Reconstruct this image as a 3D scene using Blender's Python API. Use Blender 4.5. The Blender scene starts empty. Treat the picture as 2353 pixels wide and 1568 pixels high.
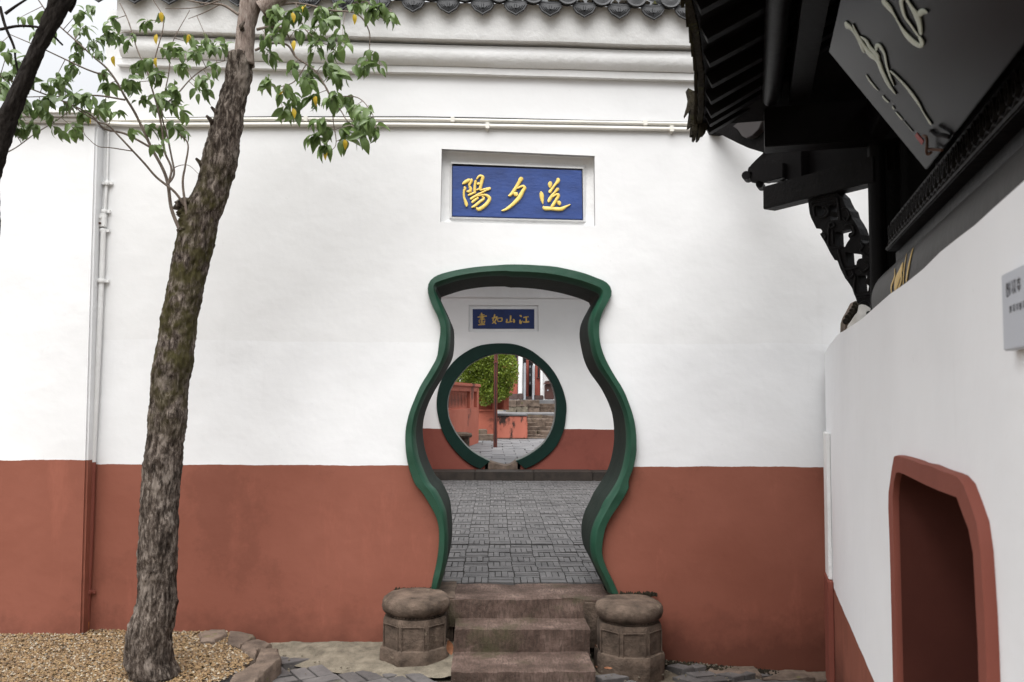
import bpy, bmesh, math, random
from mathutils import Vector, Matrix, noise
from mathutils.geometry import tessellate_polygon
import numpy as np
random.seed(7)
scene = bpy.context.scene
COL = scene.collection

# ------------------------------------------------------------------ camera
F = 1950.0                      # focal length in units of a 2353 px wide picture
YAW, PITCH, ROLL = math.atan(44/F), math.atan(124/F), 0.006
CAM = Vector((0, 0, 1.6))
fw = Vector((math.sin(YAW)*math.cos(PITCH), math.cos(YAW)*math.cos(PITCH), math.sin(PITCH)))
r0 = Vector((math.cos(YAW), -math.sin(YAW), 0))
u0 = r0.cross(fw)
rt = r0*math.cos(ROLL) + u0*math.sin(ROLL)
up = u0*math.cos(ROLL) - r0*math.sin(ROLL)
cam = bpy.data.cameras.new('camera'); camo = bpy.data.objects.new('camera', cam); COL.objects.link(camo)
camo.matrix_world = Matrix(((rt.x, up.x, -fw.x, CAM.x), (rt.y, up.y, -fw.y, CAM.y), (rt.z, up.z, -fw.z, CAM.z), (0, 0, 0, 1)))
cam.sensor_width = 36; cam.lens = F/2353*36; cam.clip_end = 2000; cam.clip_start = 0.05
cam.dof.use_dof = True; cam.dof.focus_distance = 7.5; cam.dof.aperture_fstop = 6.3
scene.camera = camo

# ------------------------------------------------------------------ light
SUN_EL, SUN_AZ = math.radians(66), math.radians(-160)   # azimuth: direction the light comes from, clockwise from +Y
world = bpy.data.worlds.new('World'); scene.world = world; world.use_nodes = True
nt = world.node_tree; bg = nt.nodes['Background']
sky = nt.nodes.new('ShaderNodeTexSky'); sky.sky_type = 'NISHITA'; sky.sun_disc = False
sky.sun_elevation = SUN_EL; sky.sun_rotation = SUN_AZ; sky.air_density = 1.0; sky.dust_density = 6.0; sky.ozone_density = 1.0
hs = nt.nodes.new('ShaderNodeHueSaturation'); hs.inputs['Saturation'].default_value = 0.30
gm = nt.nodes.new('ShaderNodeGamma'); gm.inputs[1].default_value = 0.35      # overcast: flattens the clear-sky gradient
nt.links.new(sky.outputs[0], hs.inputs['Color']); nt.links.new(hs.outputs[0], gm.inputs[0]); 
tc = nt.nodes.new('ShaderNodeTexCoord'); sx = nt.nodes.new('ShaderNodeSeparateXYZ'); nt.links.new(tc.outputs['Generated'], sx.inputs[0])
mp_ = nt.nodes.new('ShaderNodeMapRange'); mp_.inputs[1].default_value = 0; mp_.inputs[2].default_value = 1; mp_.inputs[3].default_value = 0.50; mp_.inputs[4].default_value = 1.8
nt.links.new(sx.outputs[2], mp_.inputs[0])       # overcast sky: the zenith is brighter than the horizon
mm = nt.nodes.new('ShaderNodeVectorMath'); mm.operation = 'SCALE'; nt.links.new(gm.outputs[0], mm.inputs[0]); nt.links.new(mp_.outputs[0], mm.inputs['Scale'])
nt.links.new(mm.outputs[0], bg.inputs[0])
bg.inputs[1].default_value = 0.15
SKYMULT = 1.0
sun = bpy.data.lights.new('sun', 'SUN'); suno = bpy.data.objects.new('sun', sun); COL.objects.link(suno)
sun.energy = 1.0; sun.angle = math.radians(60); sun.color = (1.0, 0.995, 0.985)
sd = Vector((math.sin(SUN_AZ)*math.cos(SUN_EL), math.cos(SUN_AZ)*math.cos(SUN_EL), math.sin(SUN_EL)))
suno.rotation_euler = sd.to_track_quat('Z', 'Y').to_euler(); suno.location = (0, 0, 12)
scene.view_settings.view_transform = 'Standard'; scene.view_settings.look = 'None'
scene.view_settings.gamma = 1.0; scene.view_settings.use_curve_mapping = False
scene.view_settings.exposure = 2.26

# ------------------------------------------------------------------ survey helpers: where a seen point lies on a known surface
def ray(px, py):
    return fw + rt*((px-1176.5)/F) - up*((py-784)/F)
def at_Y(px, py, Y):
    d = ray(px, py); return CAM + d*((Y-CAM.y)/d.y)
def at_Z(px, py, z):
    d = ray(px, py); return CAM + d*((z-CAM.z)/d.z)
def at_P(px, py, p, n):
    d = ray(px, py); return CAM + d*((p-CAM).dot(n)/d.dot(n))
def zoomer(ox, oy, k):          # enlarged-crop coordinates -> picture coordinates
    return lambda x, y: ((ox+x/k)/1.275, (oy+y/k)/1.275)

# ------------------------------------------------------------------ materials
MATS = {}
def nodes(name):
    m = bpy.data.materials.new(name); m.use_nodes = True; MATS[name] = m
    return m, m.node_tree, m.node_tree.nodes['Principled BSDF']
def N(t, kind, **kw):
    n = t.nodes.new(kind)
    for k, v in kw.items(): setattr(n, k, v)
    return n
def coords(t, space, stretch):
    if space == 'world': src = N(t, 'ShaderNodeNewGeometry').outputs['Position']
    else: src = N(t, 'ShaderNodeTexCoord').outputs['Object']
    mp = N(t, 'ShaderNodeMapping'); mp.inputs['Scale'].default_value = stretch
    t.links.new(src, mp.inputs[0]); return mp.outputs[0]
def nz(t, vec, scale, detail=6, rough=0.6, dist=0.0):
    n = N(t, 'ShaderNodeTexNoise'); n.inputs['Scale'].default_value = scale; n.inputs['Detail'].default_value = detail
    n.inputs['Roughness'].default_value = rough; n.inputs['Distortion'].default_value = dist
    t.links.new(vec, n.inputs['Vector']); return n.outputs['Fac']
def ramp(t, fac, stops):
    r = N(t, 'ShaderNodeValToRGB'); e = r.color_ramp.elements
    while len(e) < len(stops): e.new(0.5)
    for i, (p, c) in enumerate(stops): e[i].position = p; e[i].color = (*c, 1) if len(c) == 3 else c
    t.links.new(fac, r.inputs[0]); return r.outputs[0]
def mixc(t, fac, a, b, mode='MIX'):
    m = N(t, 'ShaderNodeMix', data_type='RGBA', blend_type=mode)
    for sock, v in ((m.inputs[0], fac), (m.inputs[6], a), (m.inputs[7], b)):
        if isinstance(v, (int, float)): sock.default_value = v
        elif isinstance(v, tuple): sock.default_value = (*v, 1)
        else: t.links.new(v, sock)
    return m.outputs[2]
def bump(t, b, fac, strength, dist=0.01):
    n = N(t, 'ShaderNodeBump'); n.inputs['Strength'].default_value = strength; n.inputs['Distance'].default_value = dist
    t.links.new(fac, n.inputs['Height'])
    prev = b.inputs['Normal']
    if prev.links: t.links.new(prev.links[0].from_socket, n.inputs['Normal'])
    t.links.new(n.outputs[0], prev)
def math_(t, op, a, b=None):
    m = N(t, 'ShaderNodeMath', operation=op)
    for i, v in enumerate((a, b)):
        if v is None: continue
        if isinstance(v, (int, float)): m.inputs[i].default_value = v
        else: t.links.new(v, m.inputs[i])
    return m.outputs[0]
def simple(name, c1, c2, scale=6, rough=0.7, bs=0.3, bscale=40, bd=0.004, stretch=(1, 1, 1), space='world', spec=0.4, rnd=0.0, island=False, detail=6, spots=None):
    m, t, b = nodes(name)
    v = coords(t, space, stretch)
    c = ramp(t, nz(t, v, scale, detail), [(0.3, c1), (0.7, c2)])
    if spots:       # (colour, scale, threshold)
        f = ramp(t, nz(t, v, spots[1], 8, 0.7), [(spots[2], (0, 0, 0)), (spots[2]+0.08, (1, 1, 1))])
        c = mixc(t, f, c, spots[0])
    if rnd:
        src = N(t, 'ShaderNodeNewGeometry').outputs['Random Per Island'] if island else N(t, 'ShaderNodeObjectInfo').outputs['Random']
        mr = N(t, 'ShaderNodeMapRange'); mr.inputs[3].default_value = 1-rnd; mr.inputs[4].default_value = 1+rnd
        t.links.new(src, mr.inputs[0])
        hv = N(t, 'ShaderNodeHueSaturation'); t.links.new(mr.outputs[0], hv.inputs['Value']); t.links.new(c, hv.inputs['Color']); c = hv.outputs[0]
    t.links.new(c, b.inputs['Base Color'])
    b.inputs['Roughness'].default_value = rough; b.inputs['Specular IOR Level'].default_value = spec
    if bs: bump(t, b, nz(t, v, bscale, 6, 0.65), bs, bd)
    return m

def paint_wall(name, zline, white=(0.80, 0.805, 0.815), red=(0.215, 0.072, 0.046), stain=0.12, patches=True, slope=0.0, rv=(0.255, 0.090, 0.060), old=False):
    m, t, b = nodes(name)
    v = coords(t, 'world', (1, 1, 1))
    sep = N(t, 'ShaderNodeSeparateXYZ'); t.links.new(v, sep.inputs[0])
    edge = math_(t, 'MULTIPLY', math_(t, 'SUBTRACT', nz(t, v, 3.0, 8, 0.65), 0.5), 0.03)
    h = math_(t, 'ADD', math_(t, 'ADD', sep.outputs[2], edge), math_(t, 'MULTIPLY', sep.outputs[0], slope))
    isw = math_(t, 'GREATER_THAN', h, zline)
    soft = nz(t, v, 0.9, 5, 0.55)
    wcol = ramp(t, soft, [(0.25, tuple(c*(1-stain) for c in white)), (0.7, white)])
    streak = nz(t, coords(t, 'world', (2.5, 2.5, 0.25)), 3.0, 7, 0.7)
    wcol = mixc(t, ramp(t, streak, [(0.60, (0, 0, 0)), (0.85, (0.22,)*3)]), wcol, (0.50, 0.50, 0.50))
    rcol = ramp(t, nz(t, v, 1.6, 6, 0.6), [(0.3, red), (0.72, rv)])
    rcol = mixc(t, ramp(t, nz(t, v, 7, 8, 0.7), [(0.60, (0, 0, 0)), (0.8, (0.25,)*3)]), rcol, (0.17, 0.062, 0.046))
    n5 = nz(t, v, 5, 8, .7)
    rcol = mixc(t, ramp(t, nz(t, coords(t, 'world', (1.4, 1.4, .35)), 2.6, 9, .72), [(.56, (0, 0, 0)), (.72, (.45,)*3)]), rcol, tuple(c*1.35 for c in rv))
    rcol = mixc(t, ramp(t, nz(t, coords(t, 'world', (1, 1, 1)), 1.1, 9, .75), [(.54, (0, 0, 0)), (.60, (.30,)*3)]), rcol, tuple(c*.62 for c in red))
    damp = ramp(t, math_(t, 'ADD', math_(t, 'MULTIPLY', sep.outputs[2], 1.0), math_(t, 'MULTIPLY', math_(t, 'SUBTRACT', n5, .5), .55)), [(.06, (.75,)*3), (.30, (0, 0, 0))])
    rcol = mixc(t, damp, rcol, tuple(c*.45 for c in red))
    fine = ramp(t, nz(t, v, 16, 9, .75), [(.655, (0, 0, 0)), (.68, (.35,)*3)])
    wcol = mixc(t, fine, wcol, (.60, .60, .60))
    if old:
        oldm = math_(t, 'MULTIPLY', math_(t, 'GREATER_THAN', math_(t, 'ADD', sep.outputs[2], math_(t, 'MULTIPLY', nz(t, v, 1.5, 4), .06)), 1.95), .8)
        wcol = mixc(t, oldm, wcol, mixc(t, 1.0, wcol, (.955, .95, .94), 'MULTIPLY'))
    t.links.new(mixc(t, isw, rcol, wcol), b.inputs['Base Color'])
    b.inputs['Roughness'].default_value = 0.75; b.inputs['Specular IOR Level'].default_value = 0.25
    bump(t, b, nz(t, v, 2.2, 4, 0.5), 0.32, 0.04); bump(t, b, nz(t, coords(t, 'world', (1, 1, 1.8)), 7, 5, 0.55), 0.10, 0.010)
    bump(t, b, nz(t, v, 70, 5, 0.6), 0.12, 0.003)
    return m

def glaze(name, c, rough, spec=0.5):
    m, t, b = nodes(name); b.inputs['Base Color'].default_value = (*c, 1); b.inputs['Roughness'].default_value = rough
    b.inputs['Specular IOR Level'].default_value = spec; return m

M_WALL = paint_wall('white_over_red_plaster', 1.168, old=True)
M_WALL0 = paint_wall('white_over_red_plaster_aged', 1.20)
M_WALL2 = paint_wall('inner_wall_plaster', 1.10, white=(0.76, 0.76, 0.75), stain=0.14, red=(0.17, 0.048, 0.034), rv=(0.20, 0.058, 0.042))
M_WALL3 = paint_wall('side_wall_plaster', 0.52, white=(0.84, 0.85, 0.87))
M_WHITE = simple('white_plaster', (0.70, 0.70, 0.69), (0.80, 0.80, 0.80), 2.0, 0.75, 0.4, 12, 0.02, spec=0.2)
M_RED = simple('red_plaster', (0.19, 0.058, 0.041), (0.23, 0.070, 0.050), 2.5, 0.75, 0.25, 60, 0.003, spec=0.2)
M_NICHE_SHADE = simple('shade_darkened_red', (0.068, 0.020, 0.015), (0.095, 0.029, 0.021), 2.5, 0.8, 0.25, 40, 0.004, spec=0.15)  # red plaster with the shade inside the niche put into its colour
M_SALMON = simple('salmon_plaster', (0.36, 0.105, 0.070), (0.44, 0.145, 0.098), 1.2, 0.8, 0.2, 20, 0.01, spec=0.15, spots=((0.14, 0.06, 0.045), 1.4, 0.57))
M_GREEN = simple('green_gloss_paint', (0.008, 0.044, 0.024), (0.014, 0.066, 0.038), 5, 0.42, 0.35, 18, 0.008, stretch=(1, 1, 1), spec=0.5)
M_GREEN2 = simple('dark_green_paint', (0.0015, 0.014, 0.010), (0.002, 0.019, 0.0135), 5, 0.6, 0.2, 30, 0.004, spec=0.2)
M_REVEAL = simple('dark_painted_reveal', (0.006, 0.014, 0.010), (0.016, 0.026, 0.020), 4, 0.65, 0.35, 14, 0.01, spec=0.15)
M_BLUE = simple('blue_plaque_paint', (0.020, 0.045, 0.165), (0.032, 0.072, 0.26), 6, 0.5, 0.4, 25, 0.006, stretch=(1, 1, 2), spec=0.4)
M_BLUE2 = simple('dark_blue_plaque_paint', (0.007, 0.017, 0.075), (0.012, 0.030, 0.13), 5, 0.5, 0.4, 25, 0.006, spec=0.3)
M_GOLD = simple('gold_paint', (0.72, 0.50, 0.10), (0.88, 0.68, 0.20), 20, 0.4, 0.3, 60, 0.002, spec=0.5)
M_GOLD2 = simple('dull_gold_paint', (0.50, 0.33, 0.08), (0.62, 0.42, 0.12), 20, 0.5, 0.2, 60, 0.002)
M_STONE = simple('red_sandstone', (0.036, 0.026, 0.019), (0.155, 0.112, 0.085), 11, 0.88, 1.0, 50, 0.010, spec=0.25, detail=9, spots=((0.23, 0.185, 0.135), 8, 0.62))
M_STONE2 = simple('weathered_stone', (0.060, 0.045, 0.036), (0.18, 0.135, 0.105), 9, 0.88, 0.8, 45, 0.012, spec=0.2, detail=10, rnd=0.12, spots=((0.10, 0.10, 0.03), 7, 0.60))
M_STEP = simple('chiselled_step_stone', (0.105, 0.070, 0.058), (0.185, 0.130, 0.108), 5, 0.85, 0.75, 32, 0.010, stretch=(3.0, .6, .6), spec=0.25, detail=9, spots=((0.06, 0.058, 0.028), 2.2, 0.66))
def step_mat():
    m, t, b = nodes('chiselled_stone')
    v = coords(t, 'world', (1, 1, 1)); fine = coords(t, 'world', (1, .22, .22))
    c = ramp(t, nz(t, v, 6, 10, .68), [(.34, (.045,.029,.022)), (.52, (.105,.070,.057)), (.68, (.185,.130,.108))])
    ln = nz(t, fine, 95, 3, .5)
    c = mixc(t, ramp(t, ln, [(.40, (.55,)*3), (.52, (0,0,0))]), c, (.050,.036,.028))
    c = mixc(t, ramp(t, nz(t, v, 2.4, 7, .7), [(.55, (0,0,0)), (.68, (.6,)*3)]), c, (.055,.055,.026))
    c = mixc(t, ramp(t, nz(t, v, 55, 4, .7), [(.66, (0,0,0)), (.74, (.5,)*3)]), c, (.26,.22,.18))
    t.links.new(c, b.inputs['Base Color']); b.inputs['Roughness'].default_value = .88; b.inputs['Specular IOR Level'].default_value = .2
    bump(t, b, ln, .8, .006); bump(t, b, nz(t, v, 50, 8, .7), .8, .010); return m
M_STEP = step_mat()
M_LEDGE = simple('dark_ledge_stone', (0.012, 0.009, 0.007), (0.035, 0.026, 0.02), 9, 0.85, 0.5, 50, 0.006, spots=((0.07, 0.055, 0.045), 4, 0.66))
M_BRICK = simple('grey_paving_brick', (0.060, 0.058, 0.059), (0.108, 0.103, 0.102), 9, 0.75, 0.5, 60, 0.006, spec=0.35, rnd=0.13, detail=8, spots=((0.12, 0.105, 0.08), 1.8, 0.66))
M_BRICKS = simple('grey_paving_brick_far', (0.060, 0.058, 0.059), (0.108, 0.103, 0.102), 9, 0.75, 0.5, 60, 0.006, spec=0.35, rnd=0.15, island=True)
M_MORTAR = simple('joint_soil', (0.012, 0.011, 0.009), (0.028, 0.026, 0.018), 12, 0.95, 0.5, 60, 0.006)
M_SAND = simple('sandy_mortar', (0.09, 0.076, 0.056), (0.21, 0.18, 0.135), 14, 0.95, 0.9, 50, 0.015, detail=10, spots=((0.06, 0.055, 0.03), 9, 0.66))
M_PAVE = simple('forecourt_paver', (0.055, 0.050, 0.050), (0.115, 0.106, 0.102), 8, 0.75, 0.6, 50, 0.008, rnd=0.25, spots=((0.055, 0.055, 0.02), 2.2, 0.62))
M_PALEP = simple('pale_paving', (0.09, 0.09, 0.095), (0.16, 0.158, 0.16), 3.5, 0.8, 0.3, 30, 0.004, rnd=0.1)
M_EARTH = simple('earth', (0.07, 0.055, 0.04), (0.14, 0.115, 0.08), 8, 0.95, 0.5, 40, 0.01)
M_DIRT2 = simple('gravel_soil', (0.13, 0.09, 0.045), (0.24, 0.17, 0.09), 25, 0.95, 0.8, 90, 0.01)
M_TILE = simple('grey_roof_tile', (0.020, 0.021, 0.023), (0.042, 0.043, 0.046), 12, 0.65, 0.5, 50, 0.006, spec=0.4, rnd=0.15)
M_MOSSTILE = simple('mossy_roof_tile', (0.014, 0.011, 0.009), (0.040, 0.034, 0.022), 14, 0.9, 0.9, 45, 0.02, spec=0.1, spots=((0.050, 0.052, 0.014), 8, 0.57))
M_WOOD = simple('black_lacquered_wood', (0.0022, 0.0018, 0.0019), (0.0045, 0.0036, 0.0040), 9, 0.45, 0.35, 22, 0.006, stretch=(1, 1, 1), spec=0.09)
M_WOODM = simple('black_weathered_wood', (0.0028, 0.0023, 0.0025), (0.0065, 0.0055, 0.0056), 9, 0.55, 0.5, 30, 0.01, spec=0.10)
M_BEAM = simple('dark_painted_beam', (0.010, 0.0085, 0.0075), (0.020, 0.017, 0.015), 5, 0.5, 0.3, 18, 0.008, spec=0.22)
M_BOARD = glaze('glossy_black_board', (0.0045, 0.0045, 0.0052), 0.26, 0.06)
M_JADE = simple('pale_green_carving', (0.30, 0.33, 0.27), (0.45, 0.48, 0.40), 10, 0.45, 0.2, 50, 0.002)
M_SEAL = simple('red_seal_paint', (0.20, 0.018, 0.016), (0.28, 0.03, 0.025), 60, 0.5, 0.1, 50, 0.001)
M_RUST = simple('rusty_iron', (0.045, 0.022, 0.014), (0.10, 0.045, 0.025), 30, 0.7, 0.4, 80, 0.002)
M_PIPE = simple('white_conduit', (0.70, 0.68, 0.62), (0.78, 0.76, 0.71), 3, 0.4, 0.0, 10, 0.01)
M_CABLE = simple('dark_cable', (0.03, 0.03, 0.03), (0.05, 0.05, 0.045), 3, 0.6, 0.0, 10, 0.01)
M_PLATE = simple('brushed_grey_plate', (0.37, 0.39, 0.44), (0.42, 0.44, 0.49), 2, 0.35, 0.05, 100, 0.001, spec=0.5)
M_INK = simple('grey_ink', (0.07, 0.07, 0.08), (0.10, 0.10, 0.11), 20, 0.7, 0.0)
M_METAL = simple('maroon_post_paint', (0.075, 0.022, 0.016), (0.12, 0.036, 0.026), 6, 0.35, 0.1, 30, 0.003, spec=0.5)
M_MAROON = simple('maroon_stone', (0.055, 0.035, 0.032), (0.11, 0.07, 0.062), 5, 0.8, 0.4, 30, 0.01)
M_REDB = simple('red_brick_paint', (0.26, 0.062, 0.045), (0.33, 0.085, 0.06), 6, 0.8, 0.3, 30, 0.004)
M_GREYST = simple('grey_jamb_stone', (0.26, 0.27, 0.29), (0.34, 0.35, 0.37), 5, 0.7, 0.2, 40, 0.003)
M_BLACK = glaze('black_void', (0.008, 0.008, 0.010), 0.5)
M_GLASS = glaze('dark_glass', (0.012, 0.014, 0.018), 0.08, 0.6)
M_BIN = simple('maroon_bin', (0.05, 0.022, 0.018), (0.075, 0.032, 0.026), 6, 0.4, 0.1, 40, 0.002)
M_BIRD = simple('stained_white', (0.5, 0.47, 0.42), (0.75, 0.73, 0.70), 9, 0.8, 0.5, 20, 0.01)
M_DRY = simple('dry_leaf_brown', (0.12, 0.045, 0.02), (0.26, 0.11, 0.05), 40, 0.7, 0.2, 60, 0.002)

def gravel_mat():
    m, t, b = nodes('yellow_gravel')
    r = N(t, 'ShaderNodeNewGeometry').outputs['Random Per Island']
    c = ramp(t, r, [(0.0, (0.06, 0.035, 0.016)), (0.3, (0.18, 0.105, 0.045)), (0.6, (0.25, 0.165, 0.075)), (0.82, (0.12, 0.072, 0.035)), (0.95, (0.38, 0.33, 0.25)), (1.0, (0.10, 0.085, 0.07))])
    t.links.new(c, b.inputs['Base Color']); b.inputs['Roughness'].default_value = 0.7; return m
M_GRAVEL = gravel_mat()

def bark_mat(name, dark, mid, light, mossz=None):
    m, t, b = nodes(name)
    v = coords(t, 'world', (1, 1, 0.26)); v1 = coords(t, 'world', (1, 1, 1))
    f = nz(t, v, 58, 10, 0.80, 0.5)
    c = ramp(t, f, [(0.38, dark), (0.50, mid), (0.62, light)])
    c = mixc(t, ramp(t, nz(t, v1, 4.5, 6, 0.6), [(0.50, (0, 0, 0)), (0.64, (0.65,)*3)]), c, dark)
    c = mixc(t, ramp(t, nz(t, coords(t, 'world', (1, 1, .38)), 13, 9, 0.75, 0.4), [(0.535, (0, 0, 0)), (0.60, (0.62,)*3)]), c, light)
    if mossz:
        sep = N(t, 'ShaderNodeSeparateXYZ'); t.links.new(v1, sep.inputs[0])
        r = ramp(t, math_(t, 'MULTIPLY', math_(t, 'ADD', sep.outputs[2], math_(t, 'MULTIPLY', math_(t, 'SUBTRACT', nz(t, v1, 3.5), 0.5), 0.9)), 0.25),
                 [(mossz[0]*0.25, (0, 0, 0)), (mossz[1]*0.25, (1, 1, 1)), (mossz[2]*0.25, (1, 1, 1)), (mossz[3]*0.25, (0, 0, 0))])
        patch = ramp(t, nz(t, v1, 11, 6, 0.6), [(0.42, (0, 0, 0)), (0.58, (.85,)*3)])
        c = mixc(t, mixc(t, 1.0, r, patch, 'MULTIPLY'), c, mixc(t, nz(t, v1, 60), (0.028, 0.024, 0.009), (0.095, 0.086, 0.028)))
    t.links.new(c, b.inputs['Base Color']); b.inputs['Roughness'].default_value = 0.95; b.inputs['Specular IOR Level'].default_value = 0.12
    bump(t, b, f, 0.9, 0.02); bump(t, b, nz(t, v1, 120, 6, 0.7), 0.5, 0.004)
    return m
M_BARK = bark_mat('rough_bark', (0.016, 0.012, 0.0095), (0.088, 0.068, 0.056), (0.33, 0.28, 0.24), (1.3, 1.75, 2.5, 2.9))
M_BARK_TOP = bark_mat('smooth_pale_bark', (0.15, 0.11, 0.09), (0.28, 0.22, 0.19), (0.40, 0.34, 0.30))
M_BARK2 = bark_mat('dark_bark', (0.008, 0.006, 0.005), (0.020, 0.016, 0.014), (0.035, 0.03, 0.026))
M_TWIG = simple('twig_bark', (0.10, 0.075, 0.06), (0.20, 0.16, 0.13), 40, 0.8, 0.3, 80, 0.001)

def leaf_mat(name, a, bcol, island=False, tr=0.35):
    m, t, b = nodes(name)
    src = N(t, 'ShaderNodeNewGeometry').outputs['Random Per Island'] if island else N(t, 'ShaderNodeObjectInfo').outputs['Random']
    c = ramp(t, src, [(0.0, a), (1.0, bcol)])
    c = mixc(t, nz(t, coords(t, 'world', (1, 1, 1)), 60, 3), c, tuple(min(1, x*1.25) for x in bcol))
    t.links.new(c, b.inputs['Base Color']); b.inputs['Roughness'].default_value = 0.38; b.inputs['Specular IOR Level'].default_value = 0.45
    tl = N(t, 'ShaderNodeBsdfTranslucent'); t.links.new(c, tl.inputs[0])
    mx = N(t, 'ShaderNodeMixShader'); mx.inputs[0].default_value = tr
    out = t.nodes['Material Output']
    t.links.new(b.outputs[0], mx.inputs[1]); t.links.new(tl.outputs[0], mx.inputs[2]); t.links.new(mx.outputs[0], out.inputs[0])
    return m
M_LEAF = leaf_mat('green_leaf', (0.040, 0.082, 0.024), (0.13, 0.19, 0.06))
M_LEAFS = leaf_mat('green_leaf_mass', (0.040, 0.082, 0.024), (0.13, 0.19, 0.06), True)
M_LEAFY = leaf_mat('yellow_leaf', (0.42, 0.26, 0.02), (0.55, 0.40, 0.04))
M_LEAFT = leaf_mat('tree_leaf_dark_end', (0.030, 0.07, 0.020), (0.05, 0.11, 0.028), True)
M_SHRUB = leaf_mat('juniper_sprays', (0.035, 0.075, 0.010), (0.20, 0.26, 0.035), True, 0.3)

# ------------------------------------------------------------------ mesh helpers
class MB:
    def __init__(s): s.v = []; s.f = []
    def add(s, vs, fs):
        o = len(s.v); s.v += [tuple(p) for p in vs]; s.f += [tuple(i+o for i in f) for f in fs]; return s
    def box(s, a, b):
        x0, y0, z0 = a; x1, y1, z1 = b
        return s.add([(x0,y0,z0),(x1,y0,z0),(x1,y1,z0),(x0,y1,z0),(x0,y0,z1),(x1,y0,z1),(x1,y1,z1),(x0,y1,z1)],
                     [(0,3,2,1),(4,5,6,7),(0,1,5,4),(1,2,6,5),(2,3,7,6),(3,0,4,7)])
    def hexa(s, q0, q1):        # two corresponding quads
        return s.add(list(q0)+list(q1), [(3,2,1,0),(4,5,6,7),(0,1,5,4),(1,2,6,5),(2,3,7,6),(3,0,4,7)])
    def obox(s, o, ex, ey, ez):
        o = Vector(o)
        return s.hexa([o, o+ex, o+ex+ey, o+ey], [o+ez, o+ez+ex, o+ez+ex+ey, o+ez+ey])
    def prism(s, loops, off):   # planar polygon with holes, extruded by off
        pts = [Vector(p) for L in loops for p in L]; off = Vector(off); n = len(pts)
        tris = tessellate_polygon([[Vector(p) for p in L] for L in loops])
        fs = [tuple(t) for t in tris] + [tuple(i+n for i in reversed(t)) for t in tris]
        k = 0
        for L in loops:
            m = len(L)
            for i in range(m): j = (i+1) % m; fs.append((k+i, k+j, k+j+n, k+i+n))
            k += m
        return s.add(pts+[p+off for p in pts], fs)
    def grid(s, rows, closed=False, cap=False):
        n = len(rows[0]); vs = [p for r in rows for p in r]; fs = []
        for i in range(len(rows)-1):
            for j in range(n if closed else n-1):
                k = (j+1) % n; fs.append((i*n+j, i*n+k, (i+1)*n+k, (i+1)*n+j))
        if cap:
            fs.append(tuple(range(n-1, -1, -1))); fs.append(tuple((len(rows)-1)*n+j for j in range(n)))
        return s.add(vs, fs)
    def tube(s, pts, rads, seg=8):
        pts = [Vector(p) for p in pts]
        if isinstance(rads, (int, float)): rads = [rads]*len(pts)
        rows = []; ref = None
        for i, p in enumerate(pts):
            t = (pts[min(i+1, len(pts)-1)]-pts[max(i-1, 0)]).normalized()
            if ref is None: ref = Vector((0, 0, 1)) if abs(t.z) < 0.9 else Vector((1, 0, 0))
            a = (ref - t*ref.dot(t)).normalized(); ref = a; b = t.cross(a)
            rows.append([p + (a*math.cos(q)+b*math.sin(q))*rads[i] for q in [2*math.pi*k/seg for k in range(seg)]])
        return s.grid(rows, True, True)
    def lathe(s, c, prof, seg=32, rot=0.0):     # prof: (r, z)
        c = Vector(c); rows = [[c+Vector((r*math.cos(2*math.pi*k/seg+rot), r*math.sin(2*math.pi*k/seg+rot), z)) for k in range(seg)] for r, z in prof]
        return s.grid(rows, True, True)
    def build(s, name, mat, parent=None, smooth=False, bevel=0.0, fix=True):
        me = bpy.data.meshes.new(name); me.from_pydata(s.v, [], s.f)
        if bevel or fix:
            bm = bmesh.new(); bm.from_mesh(me)
            if fix: bmesh.ops.recalc_face_normals(bm, faces=bm.faces)
            if bevel:
                es = [e for e in bm.edges if len(e.link_faces) == 2 and e.calc_face_angle(0) > 0.6]
                bmesh.ops.bevel(bm, geom=es, offset=bevel, segments=2, affect='EDGES', clamp_overlap=True)
            bm.to_mesh(me); bm.free()
        me.materials.append(mat)
        if smooth:
            for p in me.polygons: p.use_smooth = True
            if smooth != 'all':
                try: me.set_sharp_from_angle(angle=math.radians(40))
                except Exception: pass
        o = bpy.data.objects.new(name, me); COL.objects.link(o)
        if parent is not None: o.parent = parent; o.matrix_parent_inverse = Matrix.Translation(-parent.location)
        return o
def tag(o, label, cat, group=None):
    o['label'] = label; o['category'] = cat
    if group: o['group'] = group
    return o
def thing(name, label, cat, loc=(0, 0, 0), group=None):
    o = bpy.data.objects.new(name, None); COL.objects.link(o); o.location = loc; o.empty_display_size = 0.1
    return tag(o, label, cat, group)
def struct(o): o['kind'] = 'structure'; return o
def stuff(o): o['kind'] = 'stuff'; return o
def link_copy(o, parent=None, name=None):
    c = o.copy(); COL.objects.link(c)
    if parent is not None:
        keep = c.matrix_parent_inverse.copy(); c.parent = parent; c.matrix_parent_inverse = keep
    return c
def crom(pts, k=8):             # Catmull-Rom through tuples of any size
    P = [np.array(p, float) for p in pts]; P = [2*P[0]-P[1]] + P + [2*P[-1]-P[-2]]; out = []
    for i in range(1, len(P)-2):
        a, b, c, d = P[i-1:i+3]
        for j in range(k):
            t = j/k; out.append(0.5*((2*b)+(c-a)*t+(2*a-5*b+4*c-d)*t*t+(3*b-a-3*c+d)*t**3))
    out.append(P[-2]); return out
def resample(pts, n):
    P = np.array(pts, float); d = np.r_[0, np.cumsum(np.linalg.norm(np.diff(P, axis=0), axis=1))]
    q = np.linspace(0, d[-1], n); return list(zip(*[np.interp(q, d, P[:, i]) for i in range(P.shape[1])]))
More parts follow.
